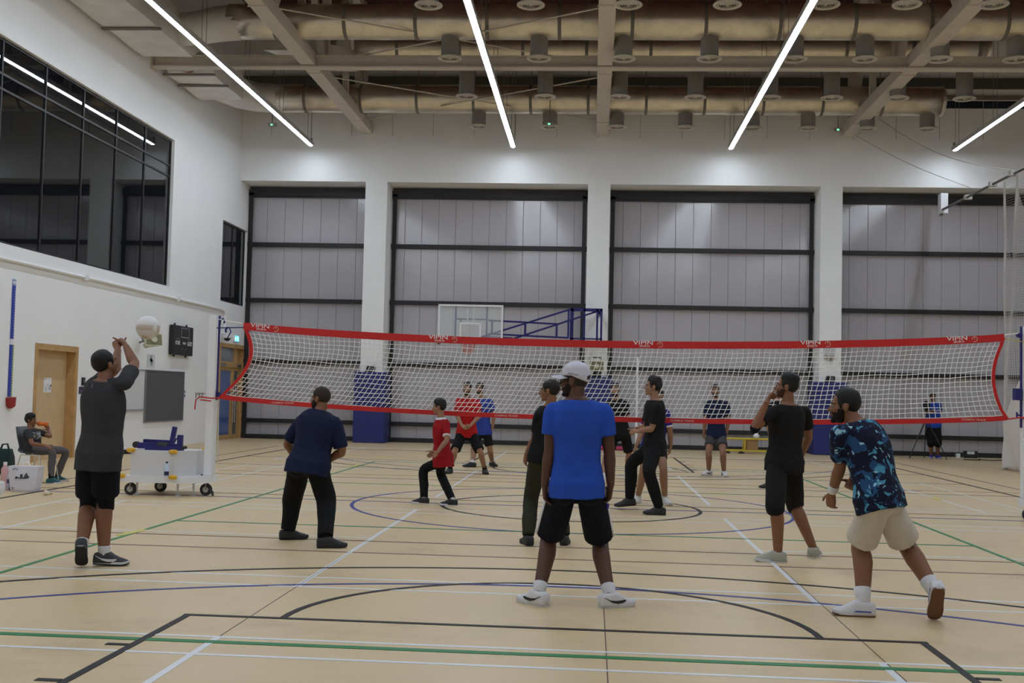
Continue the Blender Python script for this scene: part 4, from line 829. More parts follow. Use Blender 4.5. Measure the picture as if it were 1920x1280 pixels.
PEOPLE = {
 'server': dict(root=(-3.87, -6.404), k=0.994, phi=-25, ph=-35, hp=22, Ltoe=(20, -0.75), Rtoe=(-72, -0.06), J=dict(La=(-0.1,-0.082,0.179), Ra=(0.025,0.081,0.108), hip=(0.0,-0.05,0.922), neck=(0.013,-0.03,1.567), head=(0.008,-0.002,1.709), Lh=(-0.081,-0.012,0.922), Ls=(-0.126,0.041,1.517), Rh=(0.081,-0.088,0.922), Rs=(0.222,-0.102,1.553), Lk=(-0.171,0.173,0.513), Le=(-0.031,0.281,1.672), Lw=(-0.085,0.451,1.855), Lt=(-0.155,0.521,1.988), Rk=(0.006,0.117,0.544), Re=(0.196,0.148,1.717), Rw=(0.055,0.288,1.879), Rt=(-0.041,0.388,1.977))),
 'navy': dict(root=(-2.562, -4.534), k=1.006, phi=-12, ph=70, hp=0, Ltoe=(-65, 0), Rtoe=(-72, 0), J=dict(La=(-0.252,0.258,0.117), Ra=(0.264,-0.258,0.142), hip=(-0.0,-0.0,0.767), neck=(0.08,0.1,1.316), head=(0.076,0.13,1.448), Lh=(-0.089,0.019,0.767), Ls=(-0.101,0.135,1.227), Rh=(0.089,-0.019,0.767), Rs=(0.257,0.064,1.207), Lk=(-0.213,0.268,0.423), Le=(-0.264,0.195,0.985), Lw=(-0.248,0.405,0.837), Lt=(-0.109,0.335,0.767), Rk=(0.187,0.061,0.423), Re=(0.327,0.064,0.923), Rw=(0.138,0.204,0.809), Rt=(0.009,0.304,0.757))),
 'boy': dict(root=(-1.76, -0.207), k=0.857, phi=75, ph=92, hp=0, Ltoe=(92, 0), Rtoe=(82, 0.0), J=dict(La=(0.152,-0.072,0.125), Ra=(-0.263,0.072,0.147), hip=(0.0,-0.0,0.639), neck=(-0.041,-0.0,1.179), head=(-0.079,-0.001,1.341), Lh=(-0.02,-0.075,0.639), Ls=(0.052,-0.141,1.131), Rh=(0.02,0.074,0.639), Rs=(-0.082,0.141,1.144), Lk=(-0.054,0.217,0.407), Le=(0.071,-0.241,0.897), Lw=(-0.042,-0.281,0.736), Lt=(-0.134,-0.231,0.64), Rk=(-0.289,0.193,0.456), Re=(-0.088,0.141,0.91), Rw=(-0.157,0.141,0.721), Rt=(-0.238,0.221,0.636))),
 'red': dict(root=(-2.124, 5.994), k=0.994, phi=180, ph=178, hp=0, Ltoe=(196, 0), Rtoe=(165, 0), J=dict(La=(0.364,0.063,0.129), Ra=(-0.303,-0.064,0.123), hip=(-0.0,-0.0,0.76), neck=(-0.002,-0.05,1.459), head=(-0.001,-0.09,1.621), Lh=(0.089,-0.0,0.76), Ls=(0.185,-0.05,1.392), Rh=(-0.09,-0.0,0.76), Rs=(-0.168,-0.05,1.39), Lk=(0.296,-0.229,0.433), Le=(0.253,-0.12,1.121), Lw=(0.088,-0.29,0.921), Lt=(-0.04,-0.21,0.851), Rk=(-0.182,-0.322,0.435), Re=(-0.192,-0.12,1.136), Rw=(-0.063,-0.29,0.932), Rt=(0.042,-0.41,0.87))),
 'bluebehind': dict(root=(-2.023, 8.233), k=0.983, phi=165, ph=165, hp=0, Ltoe=(212, 0), Rtoe=(115, 0), J=dict(La=(0.189,0.281,0.132), Ra=(-0.183,-0.281,0.136), hip=(0.0,-0.0,0.713), neck=(-0.042,-0.0,1.459), head=(-0.087,-0.029,1.642), Lh=(0.086,-0.023,0.713), Ls=(0.143,-0.044,1.397), Rh=(-0.085,0.023,0.713), Rs=(-0.225,0.043,1.388), Lk=(0.165,-0.061,0.375), Le=(0.228,-0.044,1.077), Lw=(0.2,-0.044,0.827), Lt=(0.165,0.046,0.692), Rk=(-0.204,0.091,0.335), Re=(-0.241,0.043,1.052), Rw=(-0.211,0.043,0.814), Rt=(-0.207,0.153,0.691))),
 'olive': dict(root=(-0.2, -4.038), k=0.971, phi=40, ph=78, hp=0, Ltoe=(20, 0), Rtoe=(-5, 0), J=dict(La=(-0.156,-0.049,0.096), Ra=(0.211,0.05,0.096), hip=(-0.0,0.0,0.885), neck=(0.048,0.0,1.427), head=(0.023,0.007,1.584), Lh=(-0.067,-0.056,0.885), Ls=(-0.07,-0.106,1.325), Rh=(0.067,0.057,0.885), Rs=(0.112,0.106,1.337), Lk=(-0.15,0.168,0.449), Le=(-0.119,0.044,1.084), Lw=(-0.21,0.194,0.901), Lt=(-0.241,0.264,0.754), Rk=(0.131,0.233,0.462), Re=(0.15,0.106,1.078), Rw=(0.118,0.236,0.865), Rt=(0.1,0.336,0.737))),
 'cap': dict(root=(0.166, -7.398), k=1.029, phi=5, ph=74, hp=0, Ltoe=(45, 0), Rtoe=(-58, 0), J=dict(La=(-0.261,-0.011,0.126), Ra=(0.255,0.012,0.135), hip=(0.0,0.0,0.855), neck=(-0.013,0.0,1.512), head=(-0.035,0.009,1.645), Lh=(-0.092,-0.008,0.855), Ls=(-0.186,-0.015,1.423), Rh=(0.093,0.008,0.855), Rs=(0.187,0.016,1.432), Lk=(-0.206,0.271,0.459), Le=(-0.204,-0.015,1.133), Lw=(-0.235,-0.015,0.873), Lt=(-0.22,-0.015,0.703), Rk=(0.181,0.31,0.443), Re=(0.233,0.016,1.131), Rw=(0.248,0.016,0.884), Rt=(0.226,0.076,0.723))),
 'wrist': dict(root=(0.8, 5.151), k=0.994, phi=188, ph=180, hp=0, Ltoe=(190, 0), Rtoe=(170, 0), J=dict(La=(0.158,0.388,0.135), Ra=(-0.31,-0.388,0.13), hip=(-0.0,0.0,0.851), neck=(-0.099,-0.1,1.502), head=(-0.118,-0.15,1.66), Lh=(0.088,0.013,0.851), Ls=(0.093,-0.076,1.418), Rh=(-0.089,-0.012,0.851), Rs=(-0.238,-0.123,1.417), Lk=(0.17,0.141,0.484), Le=(0.107,-0.076,1.132), Lw=(-0.088,-0.086,0.944), Lt=(-0.181,0.024,0.857), Rk=(-0.254,-0.09,0.429), Re=(-0.277,-0.123,1.123), Rw=(-0.215,-0.233,0.897), Rt=(-0.178,-0.103,0.795))),
 'young': dict(root=(1.127, -0.37), k=1.017, phi=82, ph=98, hp=4, Ltoe=(90, 0), Rtoe=(92, -0.12), J=dict(La=(0.054,-0.303,0.166), Ra=(-0.321,0.303,0.14), hip=(-0.0,-0.0,0.897), neck=(-0.011,-0.0,1.511), head=(-0.048,-0.004,1.684), Lh=(-0.013,-0.091,0.897), Ls=(0.013,-0.171,1.426), Rh=(0.012,0.09,0.897), Rs=(-0.062,0.171,1.438), Lk=(-0.094,-0.367,0.554), Le=(-0.062,-0.171,1.127), Lw=(-0.249,-0.351,1.095), Lt=(-0.365,-0.481,1.1), Rk=(-0.293,0.287,0.637), Re=(-0.123,0.171,1.149), Rw=(-0.219,0.411,1.107), Rt=(-0.331,0.281,1.099))),
 'bun': dict(root=(1.176, 0.899), k=0.949, phi=182, ph=200, hp=-10, Ltoe=(205, 0), Rtoe=(160, 0), J=dict(La=(0.174,-0.055,0.126), Ra=(-0.213,0.055,0.123), hip=(-0.0,0.0,0.826), neck=(0.03,-0.12,1.405), head=(0.047,-0.172,1.54), Lh=(0.085,0.003,0.826), Ls=(0.171,-0.114,1.324), Rh=(-0.086,-0.003,0.826), Rs=(-0.103,-0.125,1.318), Lk=(0.133,-0.266,0.514), Le=(0.233,-0.114,1.02), Lw=(0.248,0.026,0.823), Lt=(0.219,0.026,0.664), Rk=(-0.151,-0.254,0.505), Re=(-0.179,-0.125,1.028), Rw=(-0.267,-0.245,0.83), Rt=(-0.313,-0.245,0.681))),
 'grey': dict(root=(2.791, 7.417), k=1.017, phi=180, ph=180, hp=0, Ltoe=(188, 0), Rtoe=(135, 0), J=dict(La=(0.151,-0.098,0.109), Ra=(-0.132,0.098,0.107), hip=(-0.0,0.0,0.791), neck=(-0.028,0.0,1.529), head=(-0.041,-0.03,1.7), Lh=(0.091,0.0,0.791), Ls=(0.2,0.0,1.454), Rh=(-0.092,0.0,0.791), Rs=(-0.191,0.0,1.445), Lk=(0.099,-0.339,0.47), Le=(0.237,0.0,1.114), Lw=(0.199,0.0,0.857), Lt=(0.182,0.0,0.691), Rk=(-0.178,-0.251,0.465), Re=(-0.228,0.0,1.114), Rw=(-0.25,0.0,0.845), Rt=(-0.263,0.09,0.7))),
 'hand': dict(root=(2.146, -4.537), k=1.006, phi=30, ph=80, hp=8, Ltoe=(82, 0), Rtoe=(-25, 0), J=dict(La=(-0.087,-0.214,0.101), Ra=(0.327,0.214,0.108), hip=(-0.0,-0.0,0.918), neck=(0.03,-0.0,1.503), head=(0.011,0.005,1.672), Lh=(-0.078,-0.045,0.918), Ls=(-0.129,-0.086,1.429), Rh=(0.078,0.045,0.918), Rs=(0.208,0.085,1.435), Lk=(-0.124,-0.259,0.538), Le=(-0.325,-0.256,1.275), Lw=(-0.215,-0.256,1.522), Lt=(-0.141,-0.146,1.63), Rk=(0.146,0.239,0.523), Re=(0.272,0.235,1.185), Rw=(0.235,0.405,0.99), Rt=(0.159,0.265,0.931))),
 'camo': dict(root=(2.342, -7.412), k=1.029, phi=62, ph=82, hp=0, Ltoe=(85, 0), Rtoe=(-5, -1.0), J=dict(La=(-0.101,0.047,0.131), Ra=(0.38,-0.048,0.203), hip=(0.0,-0.0,0.83), neck=(-0.137,0.12,1.39), head=(-0.225,0.148,1.505), Lh=(-0.043,-0.082,0.83), Ls=(-0.288,-0.035,1.315), Rh=(0.044,0.082,0.83), Rs=(-0.026,0.274,1.348), Lk=(-0.085,0.213,0.486), Le=(-0.251,0.145,1.067), Lw=(-0.277,0.305,0.852), Lt=(-0.277,0.365,0.69), Rk=(0.266,0.277,0.489), Re=(-0.125,0.114,1.108), Rw=(-0.118,0.324,0.95), Rt=(-0.189,0.194,0.857))),
 'photog': dict(root=(10.026, 17.458), k=1.006, phi=182, ph=182, hp=-4, Ltoe=(188, 0), Rtoe=(165, 0), J=dict(La=(0.12,-0.014,0.096), Ra=(-0.054,0.013,0.09), hip=(0.0,-0.0,0.91), neck=(-0.004,-0.0,1.61), head=(-0.032,-0.03,1.744), Lh=(0.091,0.003,0.91), Ls=(0.162,0.006,1.546), Rh=(-0.09,-0.004,0.91), Rs=(-0.15,-0.006,1.539), Lk=(0.052,-0.256,0.45), Le=(0.245,0.176,1.315), Lw=(0.059,-0.004,1.338), Lt=(-0.064,-0.124,1.356), Rk=(-0.135,-0.225,0.444), Re=(-0.248,-0.176,1.308), Rw=(-0.217,-0.436,1.344), Rt=(-0.095,-0.316,1.351))),
 'seated': dict(root=(-8.384, 1.475), k=0.811, phi=248, ph=268, hp=0, Ltoe=(278, 0), Rtoe=(278, 0), J=dict(La=(0.228,0.236,0.17), Ra=(0.359,-0.236,0.134), hip=(-0.0,-0.125,0.516), neck=(-0.052,-0.125,0.832), head=(-0.057,-0.126,0.962), Lh=(0.027,-0.057,0.516), Ls=(0.017,0.003,0.785), Rh=(-0.028,-0.193,0.516), Rs=(-0.016,-0.253,0.772), Lk=(0.381,0.16,0.474), Le=(0.232,-0.077,0.715), Lw=(0.132,0.083,0.811), Lt=(0.051,0.173,0.87), Rk=(0.33,-0.194,0.483), Re=(0.107,-0.383,0.614), Rw=(0.319,-0.383,0.585), Rt=(0.452,-0.383,0.547))),
 'hidden': dict(root=(3.6, 4.531), k=1.006, phi=180, ph=180, hp=0, Ltoe=(200, 0), Rtoe=(110, 0), J=dict(La=(0.148,0.001,0.112), Ra=(-0.176,-0.001,0.103), hip=(-0.0,-0.0,0.922), neck=(-0.008,-0.0,1.541), head=(-0.024,-0.03,1.71), Lh=(0.09,-0.0,0.922), Ls=(0.197,-0.0,1.452), Rh=(-0.091,-0.0,0.922), Rs=(-0.202,-0.0,1.442), Lk=(0.107,-0.16,0.512), Le=(0.238,-0.0,1.134), Lw=(0.185,-0.0,0.88), Lt=(0.15,-0.0,0.71), Rk=(-0.159,-0.161,0.505), Re=(-0.225,-0.0,1.122), Rw=(-0.167,-0.0,0.87), Rt=(-0.127,-0.0,0.703))),
}
# ---------------------------------------------------------------- people
def remesh(name, bm, voxel, m, parent, smooth=3, fold=0., fscale=6., fn=None):
    me = bpy.data.meshes.new(name); bmesh.ops.recalc_face_normals(bm, faces=bm.faces[:]); bm.to_mesh(me); bm.free()
    o = bpy.data.objects.new(name, me); COL.objects.link(o)
    r = o.modifiers.new('r', 'REMESH'); r.mode = 'VOXEL'; r.voxel_size = voxel; r.use_smooth_shade = True
    if smooth: s = o.modifiers.new('s', 'SMOOTH'); s.factor = .5; s.iterations = smooth
    dg = bpy.context.evaluated_depsgraph_get(); me2 = bpy.data.meshes.new_from_object(o.evaluated_get(dg))
    o.modifiers.clear(); o.data = me2; bpy.data.meshes.remove(me); me2.name = name
    me2.materials.clear(); me2.materials.append(m)
    if fold:
        n_ = len(me2.vertices); co = [0.] * (3 * n_); no = [0.] * (3 * n_)
        me2.vertices.foreach_get('co', co); me2.vertex_normals.foreach_get('vector', no)
        for i in range(0, 3 * n_, 3):
            x, y, z = co[i:i + 3]; q = fold * (noise.noise(V((x * fscale, y * fscale, z * fscale * .55))) + .5 * noise.noise(V((x * fscale * 2.3 + 5, y * fscale * 2.3, z * fscale * 1.6))))
            co[i] = x + no[i] * q; co[i + 1] = y + no[i + 1] * q; co[i + 2] = z + no[i + 2] * q
        me2.vertices.foreach_set('co', co); me2.update()
    o.parent = parent
    return o
from mathutils.bvhtree import BVHTree
def tuck(body, clothes, skip=lambda c: False):
    """press the skin a little inwards wherever it would poke through a garment"""
    me = body.data; n_ = len(me.vertices); no = [0.] * (3 * n_); me.vertex_normals.foreach_get('vector', no); mv = {}
    for c in clothes:
        bv = BVHTree.FromPolygons([v.co for v in c.data.vertices], [p.vertices[:] for p in c.data.polygons])
        zs = [v.co.z for v in c.data.vertices]; z0, z1 = min(zs) + .004, max(zs) + .02
        for i, v in enumerate(me.vertices):
            if i in mv or not z0 < v.co.z < z1 or skip(v.co): continue
            h = bv.find_nearest(v.co, .03)
            if h[0] is None: continue
            nb = V(no[3 * i:3 * i + 3]); sd = (v.co - h[0]).dot(h[1])
            if sd > -.007 and nb.dot(h[1]) > .35 and ((v.co - h[0]) - h[1] * sd).length < .0035: mv[i] = v.co - nb * (max(0, sd) + .0055)
    for i, c in mv.items(): me.vertices[i].co = c
    me.update()
def sell(c, lat, fw, a, b, n=20, p=2.5):
    R = []
    for i in range(n):
        t = 2 * PI * i / n; ct, st = math.cos(t), math.sin(t)
        R.append(c + lat * (a * math.copysign(abs(ct) ** (2 / p), ct)) + fw * (b * math.copysign(abs(st) ** (2 / p), st)))
    return R
def limb(bm, pts, radii, n=12, round_=True):
    """tapered limb along pts; rounded ends unless flat"""
    pts = [V(p) for p in pts]; P, R = list(pts), list(radii)
    if round_:
        d0 = (pts[0] - pts[1]).normalized(); d1 = (pts[-1] - pts[-2]).normalized(); a, b = radii[0], radii[-1]
        P = [pts[0] + d0 * a * .97, pts[0] + d0 * a * .75] + P + [pts[-1] + d1 * b * .75, pts[-1] + d1 * b * .97]
        R = [a * .25, a * .68] + R + [b * .68, b * .25]
    return tube(bm, P, R, n)
def curve(pts, radii, per=4):
    """subdivide polyline smoothly (Catmull-Rom)"""
    P = [V(p) for p in pts]; out, rr = [], []
    for i in range(len(P) - 1):
        p0, p1, p2, p3 = P[max(i - 1, 0)], P[i], P[i + 1], P[min(i + 2, len(P) - 1)]
        for j in range(per):
            t = j / per; out.append(.5 * ((2 * p1) + (p2 - p0) * t + (2 * p0 - 5 * p1 + 4 * p2 - p3) * t * t + (3 * p1 - p0 - 3 * p2 + p3) * t ** 3)); rr.append(radii[i] + (radii[i + 1] - radii[i]) * t)
    return out + [P[-1]], rr + [radii[-1]]
def ell(bm, Mx, c, r, sub=3):
    res = bmesh.ops.create_icosphere(bm, subdivisions=sub, radius=1)
    for v in res['verts']: v.co = Mx @ V((c[0] + v.co.x * r[0], c[1] + v.co.y * r[1], c[2] + v.co.z * r[2]))
def hand_mesh(bm, w, tip, n, t, k, curl=(.3, .45, .3), tcurl=.3, spread=.06):
    d = (tip - w).normalized(); n = (n - d * n.dot(d)).normalized(); t = (t - d * t.dot(d) - n * t.dot(n)).normalized()
    loft(bm, [sell(w + d * (x * k), t, n, a * k, b * k, 14, 2.6) for x, a, b in ((-.035, .026, .021), (0, .028, .020), (.025, .036, .018), (.06, .042, .0165), (.09, .041, .0145), (.10, .036, .010))])
    for off, ln, c0 in ((.031, .070, 0), (.0105, .079, 0), (-.0105, .073, .05), (-.0305, .056, .1)):
        p = w + d * (.082 * k) + t * (off * k); a = 0; pts = [p]; f = (d + t * (off / .03 * spread)).normalized()
        for sg, cu in zip((.46, .30, .26), curl):
            a += cu + c0 * .5; q = f * math.cos(a) + n * math.sin(a); p = p + q * (ln * sg * k); pts.append(p)
        limb(bm, pts, [.0092 * k, .0088 * k, .0080 * k, .0070 * k], 8)
    p = w + d * (.020 * k) + t * (.024 * k); f = (d * .62 + t * .72 + n * .28).normalized(); pts = [p]
    for ln, cu in ((.045, 0), (.034, tcurl), (.026, tcurl * .8)):
        ax = t.cross(d); f = (f + (d * .7 - t * .35 + n * .3) * cu).normalized(); p = p + f * (ln * k); pts.append(p)
    limb(bm, pts, [.0135 * k, .0115 * k, .0100 * k, .0085 * k], 8)
HEAD = [((0, -.014, .032), (.0755, .094, .086)), ((0, .028, -.030), (.0605, .060, .078)), ((0, .030, -.072), (.050, .052, .040)), ((0, .068, -.098), (.022, .020, .017))]
def ray_r(c, d, shapes=HEAD):
    best = 0
    for ce, r in shapes:
        o = V((c[i] - ce[i]) / r[i] for i in range(3)) if False else V(((c[0] - ce[0]) / r[0], (c[1] - ce[1]) / r[1], (c[2] - ce[2]) / r[2])); q = V((d[0] / r[0], d[1] / r[1], d[2] / r[2]))
        A = q.dot(q); Bq = o.dot(q); Cq = o.dot(o) - 1; D = Bq * Bq - A * Cq
        if D > 0: best = max(best, (-Bq + math.sqrt(D)) / A)
    return best
def sst(a, b, x): x = max(0, min(1, (x - a) / (b - a))); return x * x * (3 - 2 * x)
def shell(name, Mx, center, thick, m, parent, sub=5, rough=.002, nscale=60):
    """surface hugging the head; thick(p)->offset (negative = buried)"""
    bm = B(); bmesh.ops.create_icosphere(bm, subdivisions=sub, radius=1); c = V(center)
    keep = []
    for v in bm.verts:
        d = v.co.normalized(); r = ray_r(c, d); p = c + d * r; th = thick(p, d)
        keep.append(th); v.co = c + d * (r + th + (rough * noise.noise(p * nscale) if th > 0 else 0))
    bm.verts.ensure_lookup_table()
    dele = [v for v, th in zip(bm.verts, keep) if th < -.006]
    bmesh.ops.delete(bm, geom=dele, context='VERTS')
    for v in bm.verts: v.co = Mx @ v.co
    return obj(name, bm, m, parent, smooth=True)
def hair_fn(top=.018, side=.006, back=.008, front_u=.072, fringe=0., bald=0., low=-.078):
    def f(p, d):
        u, y, x = p.z, p.y, abs(p.x)
        # hairline: high on the forehead, down in front of the ears, to the nape
        hl = front_u - fringe
        if y < .05:
            if x > .045: side_l = (-.022 if y > .018 else (.014 if y > -.024 else -.03 - (-.024 - y) * 1.1))
            else: side_l = front_u if y > 0 else low
            hl = min(hl, max(low, side_l) + .05 * sst(.03, .055, y))
        mk = sst(hl - .006, hl + .008, u)
        ear = 1
        th = side + (top - side) * sst(.05, .10, u) + (back - side) * sst(.02, .07, -y) * (1 - sst(.05, .1, u))
        th = .0015 + th * sst(hl - .004, hl + .05, u)
        if bald: th *= 1 - bald * sst(.07, .10, u) * sst(-.07, -.02, y)
        return -.012 + (th + .012) * mk * ear
    return f
def beard_fn(th=.008, full=True):
    def f(p, d):
        u, y, x = p.z, p.y, abs(p.x)
        jaw = sst(-.030, -.045, u) if y > .055 else sst(.0, -.03, u) * sst(-.012, .012, y)
        if x < .024 and y > .06 and -.071 < u < -.052: return -.012      # lips
        if x < .017 and y > .06 and u > -.046: jaw *= .4
        if x > .03 and y > .05 and u > -.05: jaw *= sst(-.035, -.05, u)
        return -.012 + (th * (1 + .5 * sst(-.06, -.10, u)) + .012) * jaw
    return f
def fabric(name, col, **kw): return mat('cloth_' + name, col, .85, spec=.2, var=kw.get('var', .06), vscale=kw.get('vs', 12), bump=kw.get('bump', .12), bscale=160)
def skin(name, col): return mat('skin_' + name, col, .55, spec=.35, var=.05, vscale=10, bump=.05, bscale=90)
SK = {'dark': skin('deep_brown', (.095, .042, .024)), 'brown': skin('brown', (.225, .098, .050)), 'tan': skin('tan', (.31, .165, .10)), 'mid': skin('mid', (.25, .12, .07))}
HAIR = mat('black_hair', (.010, .009, .009), .55, spec=.3, var=.3, vscale=60, bump=.25, bscale=140); HAIRB = mat('shaved_hair', (.035, .024, .018), .7, spec=.25, bump=.3, bscale=200)
BEARD = mat('black_beard', (.016, .012, .010), .75, spec=.2, bump=.3, bscale=200); STUB = mat('stubble', (.055, .028, .018), .75, spec=.2, bump=.3, bscale=200); EYEW = mat('eye_white', (.34, .31, .29), .35); EYED = mat('eye_dark', (.012, .008, .006), .2); LIPS = mat('lips', (.22, .085, .065), .5)

def person(key, label, spec):
    D = PEOPLE[key]; k = D['k']; J = {q: V(c) for q, c in D['J'].items()}; bd = spec.get('build', 1.); lk = spec.get('legk', 1.04); near = spec.get('near', False)
    for S in 'LR':
        if abs(D[S + 'toe'][1]) < .05: J[S + 'a'].z = .088 * k
    root = thing('person', label, 'person', (D['root'][0], D['root'][1], 0))
    vox = .0062 if near else .010; cv = .009 if near else .012
    up = (J['neck'] - J['hip']).normalized(); shl = (J['Ls'] - J['Rs']).normalized()
    ph = math.radians(D['phi']); hpl = V((-math.cos(ph), -math.sin(ph), 0))
    F0 = V((-math.sin(ph), math.cos(ph), 0))
    L_ = (J['neck'] - J['hip']).length
    shw = (J['Ls'] - J['Rs']).length / 2; skn = SK[spec.get('skin', 'brown')]
    curv = spec.get('bend', 0.)
    def sp(t):   # spine point & axes
        c = J['hip'] + (J['neck'] - J['hip']) * t
        c = c - F0 * (curv * math.sin(PI * max(0, min(1, t))))
        f = max(0, min(1, t)); lat = (hpl * (1 - f) + shl * f); lat = (lat - up * lat.dot(up)).normalized(); fw = up.cross(lat)
        if fw.dot(F0) < 0: fw = -fw
        return c, lat, fw
    belly = spec.get('belly', 0.)
    TOR = [(-.13, .115, .095), (-.03, .168, .118), (.06, .172, .122), (.16, .162, .115), (.30, .148, .106), (.46, .150, .110), (.62, .164, .120), (.76, .170, .118), (.87, .150, .102), (.95, .115, .082), (1.02, .070, .066)]
    def torso(t0, t1, ea=0., eb=0., extra=None):
        rr = []
        T_ = [(-.40, .172, .122)] + TOR[1:-3] + [(.87, .160, .104), (.95, .124, .084), (1.02, .076, .068)] if extra else TOR
        ts = [x for x in T_ if t0 <= x[0] <= t1]
        def at(t):
            for (ta, a, b), (tb, a2, b2) in zip(T_, T_[1:]):
                if ta <= t <= tb: f = (t - ta) / (tb - ta); return (t, a + (a2 - a) * f, b + (b2 - b) * f)
            return (t, *(T_[0][1:] if t < T_[0][0] else T_[-1][1:]))
        lst = ([at(t0)] if not ts or ts[0][0] > t0 + 1e-6 else []) + ts + ([at(t1)] if not ts or ts[-1][0] < t1 - 1e-6 else [])
        for t, a, b in lst:
            c, lat, fw = sp(t); bl = belly * math.exp(-((t - .22) / .28) ** 2)
            e = ea(t) if callable(ea) else ea; e2 = eb(t) if callable(eb) else eb
            rr.append(sell(c + fw * (bl * .035 * k + .012 * k * math.sin(PI * max(0, t))), lat, fw, (a * bd + bl * .02 + e) * k, (b * bd + bl * .03 + e2) * k, 24, 2.4))
        return rr
    # ---- head frame
    hy = math.radians(D['ph']); hp = math.radians(D['hp'])
    hf = V((-math.sin(hy) * math.cos(hp), math.cos(hy) * math.cos(hp), math.sin(hp))); hr = V((math.cos(hy), math.sin(hy), 0)); hu = hr.cross(hf)
    if spec.get('tilt'): q = Matrix.Rotation(spec['tilt'], 3, hf); hr = q @ hr; hu = q @ hu
    hk = k * 1.0
    MH = Matrix((hr * hk, hf * hk, hu * hk)).transposed().to_4x4(); MH.translation = J['head']
    bm = B()
    loft(bm, torso(-.13, 1.02))
    for c, r in HEAD: ell(bm, MH, c, r)
    ell(bm, MH, (0, .078, .020), (.050, .015, .011)); ell(bm, MH, (0, .084, -.062), (.024, .012, .012))
    limb(bm, [MH @ V(p) for p in ((0, .078, .014), (0, .094, -.012), (0, .106, -.031))], [.008 * hk, .0105 * hk, .0145 * hk], 10)
    for s in (-1, 1):
        ell(bm, MH, (s * .018, .088, -.034), (.010, .012, .009), 2); ell(bm, MH, (s * .036, .062, -.022), (.022, .022, .020), 2)
        ell(bm, MH, (s * .077, -.004, -.010), (.0095, .021, .034), 2)
    limb(bm, [J['neck'] - up * .05 * k, J['neck'].lerp(MH @ V((0, -.022, -.06)), .5), MH @ V((0, -.022, -.05))], [.066 * k, .057 * k * bd ** .5, .055 * k * bd ** .5], 16)
    for S, sg in (('L', 1), ('R', -1)):
        s, e, w, tp = J[S + 's'], J[S + 'e'], J[S + 'w'], J[S + 't']
        limb(bm, [s, J['neck'] - up * .035 * k + shl * (sg * .03 * k)], [.050 * k * bd, .044 * k], 12)
        P, R = curve([s, s.lerp(e, .45), e, e.lerp(w, .3), w], [.057 * bd * k, .051 * bd * k, .040 * k * bd ** .5, .043 * bd ** .5 * k, .027 * k])
        limb(bm, P, R, 14)
        dd = (tp - w).normalized(); med = -hpl * sg
        pn = V(spec['palm'][S]) if S in spec.get('palm', {}) else med + F0 * -.25
        tv = -dd.cross(pn) if S == 'L' else dd.cross(pn)
        cu = spec.get('curl', {}).get(S, (.35, .5, .35))
        hand_mesh(bm, w, tp, pn, tv, k * spec.get('hs', 1.0), cu, .35)
        h, kn, a = J[S + 'h'], J[S + 'k'], J[S + 'a']
        bk = V((0, 0, 0)); td = math.radians(D[S + 'toe'][0]); tf = V((-math.sin(td), math.cos(td), 0))
        P, R = curve([h, h.lerp(kn, .5), kn, kn.lerp(a, .3) - tf * .012 * k, a], [.090 * bd * k, .080 * bd * k, .057 * k * lk, .062 * k * lk, .037 * k * lk])
        limb(bm, P, R, 16)
        c, lat, fw = sp(-.02); ell(bm, Matrix.Translation(h - fw * .032 * k - up * .025 * k), (0, 0, 0), (.082 * k * bd, .085 * k * bd, .095 * k), 2)
        limb(bm, [a, a - V((0, 0, .050 * k)) + tf * .085 * k], [.034 * k, .022 * k], 10)
    body = remesh('body', bm, vox, skn, root, 2)
    # ---- eyes, brows, lips
    if spec.get('face', True):
        for s in (-1, 1):
            bm = B(); ell(bm, MH, (s * .031, .0785, .003), (.0125, .009, .0075), 2); ey = obj('eye', bm, EYEW, root, True)
            bm = B(); ell(bm, MH, (s * .031, .0845, .003), (.0055, .004, .0060), 2); obj('iris', bm, EYED, ey, True)
            bm = tube(B(), [MH @ V((s * x, y, z)) for x, y, z in ((.014, .0925, .021), (.032, .0905, .026), (.048, .078, .020))], [.0032 * hk, .0042 * hk, .002 * hk], 6); obj('eyebrow', bm, HAIR, root, True)
        bm = tube(B(), [MH @ V(p) for p in ((-.021, .0865, -.062), (-.008, .0955, -.060), (.008, .0955, -.060), (.021, .0865, -.062))], [.002 * hk, .0055 * hk, .0055 * hk, .002 * hk], 6); obj('lips', bm, LIPS, root, True)
    hs = spec.get('hair')
    if hs: shell('hair', MH, (0, -.012, .02), hair_fn(**hs.get('a', {})), HAIRB if hs.get('shaved') else HAIR, root, 5, hs.get('rough', .004), hs.get('ns', 70))
    if 'beard' in spec: shell('beard', MH, (0, .02, -.045), beard_fn(spec['beard']), STUB if spec['beard'] < .0009 else BEARD, root, 5, .002, 90)
    # ---- shirt
    s = spec['shirt']; hem = s.get('hem', -.16); es = s.get('ease', .018)
    bm = B(); lo = lambda t: es + s.get('flare', .014) * (1 - sst(.02, .22, t)); rr = torso(hem, s.get('top', .985), lo, lo, True); loft(bm, rr)
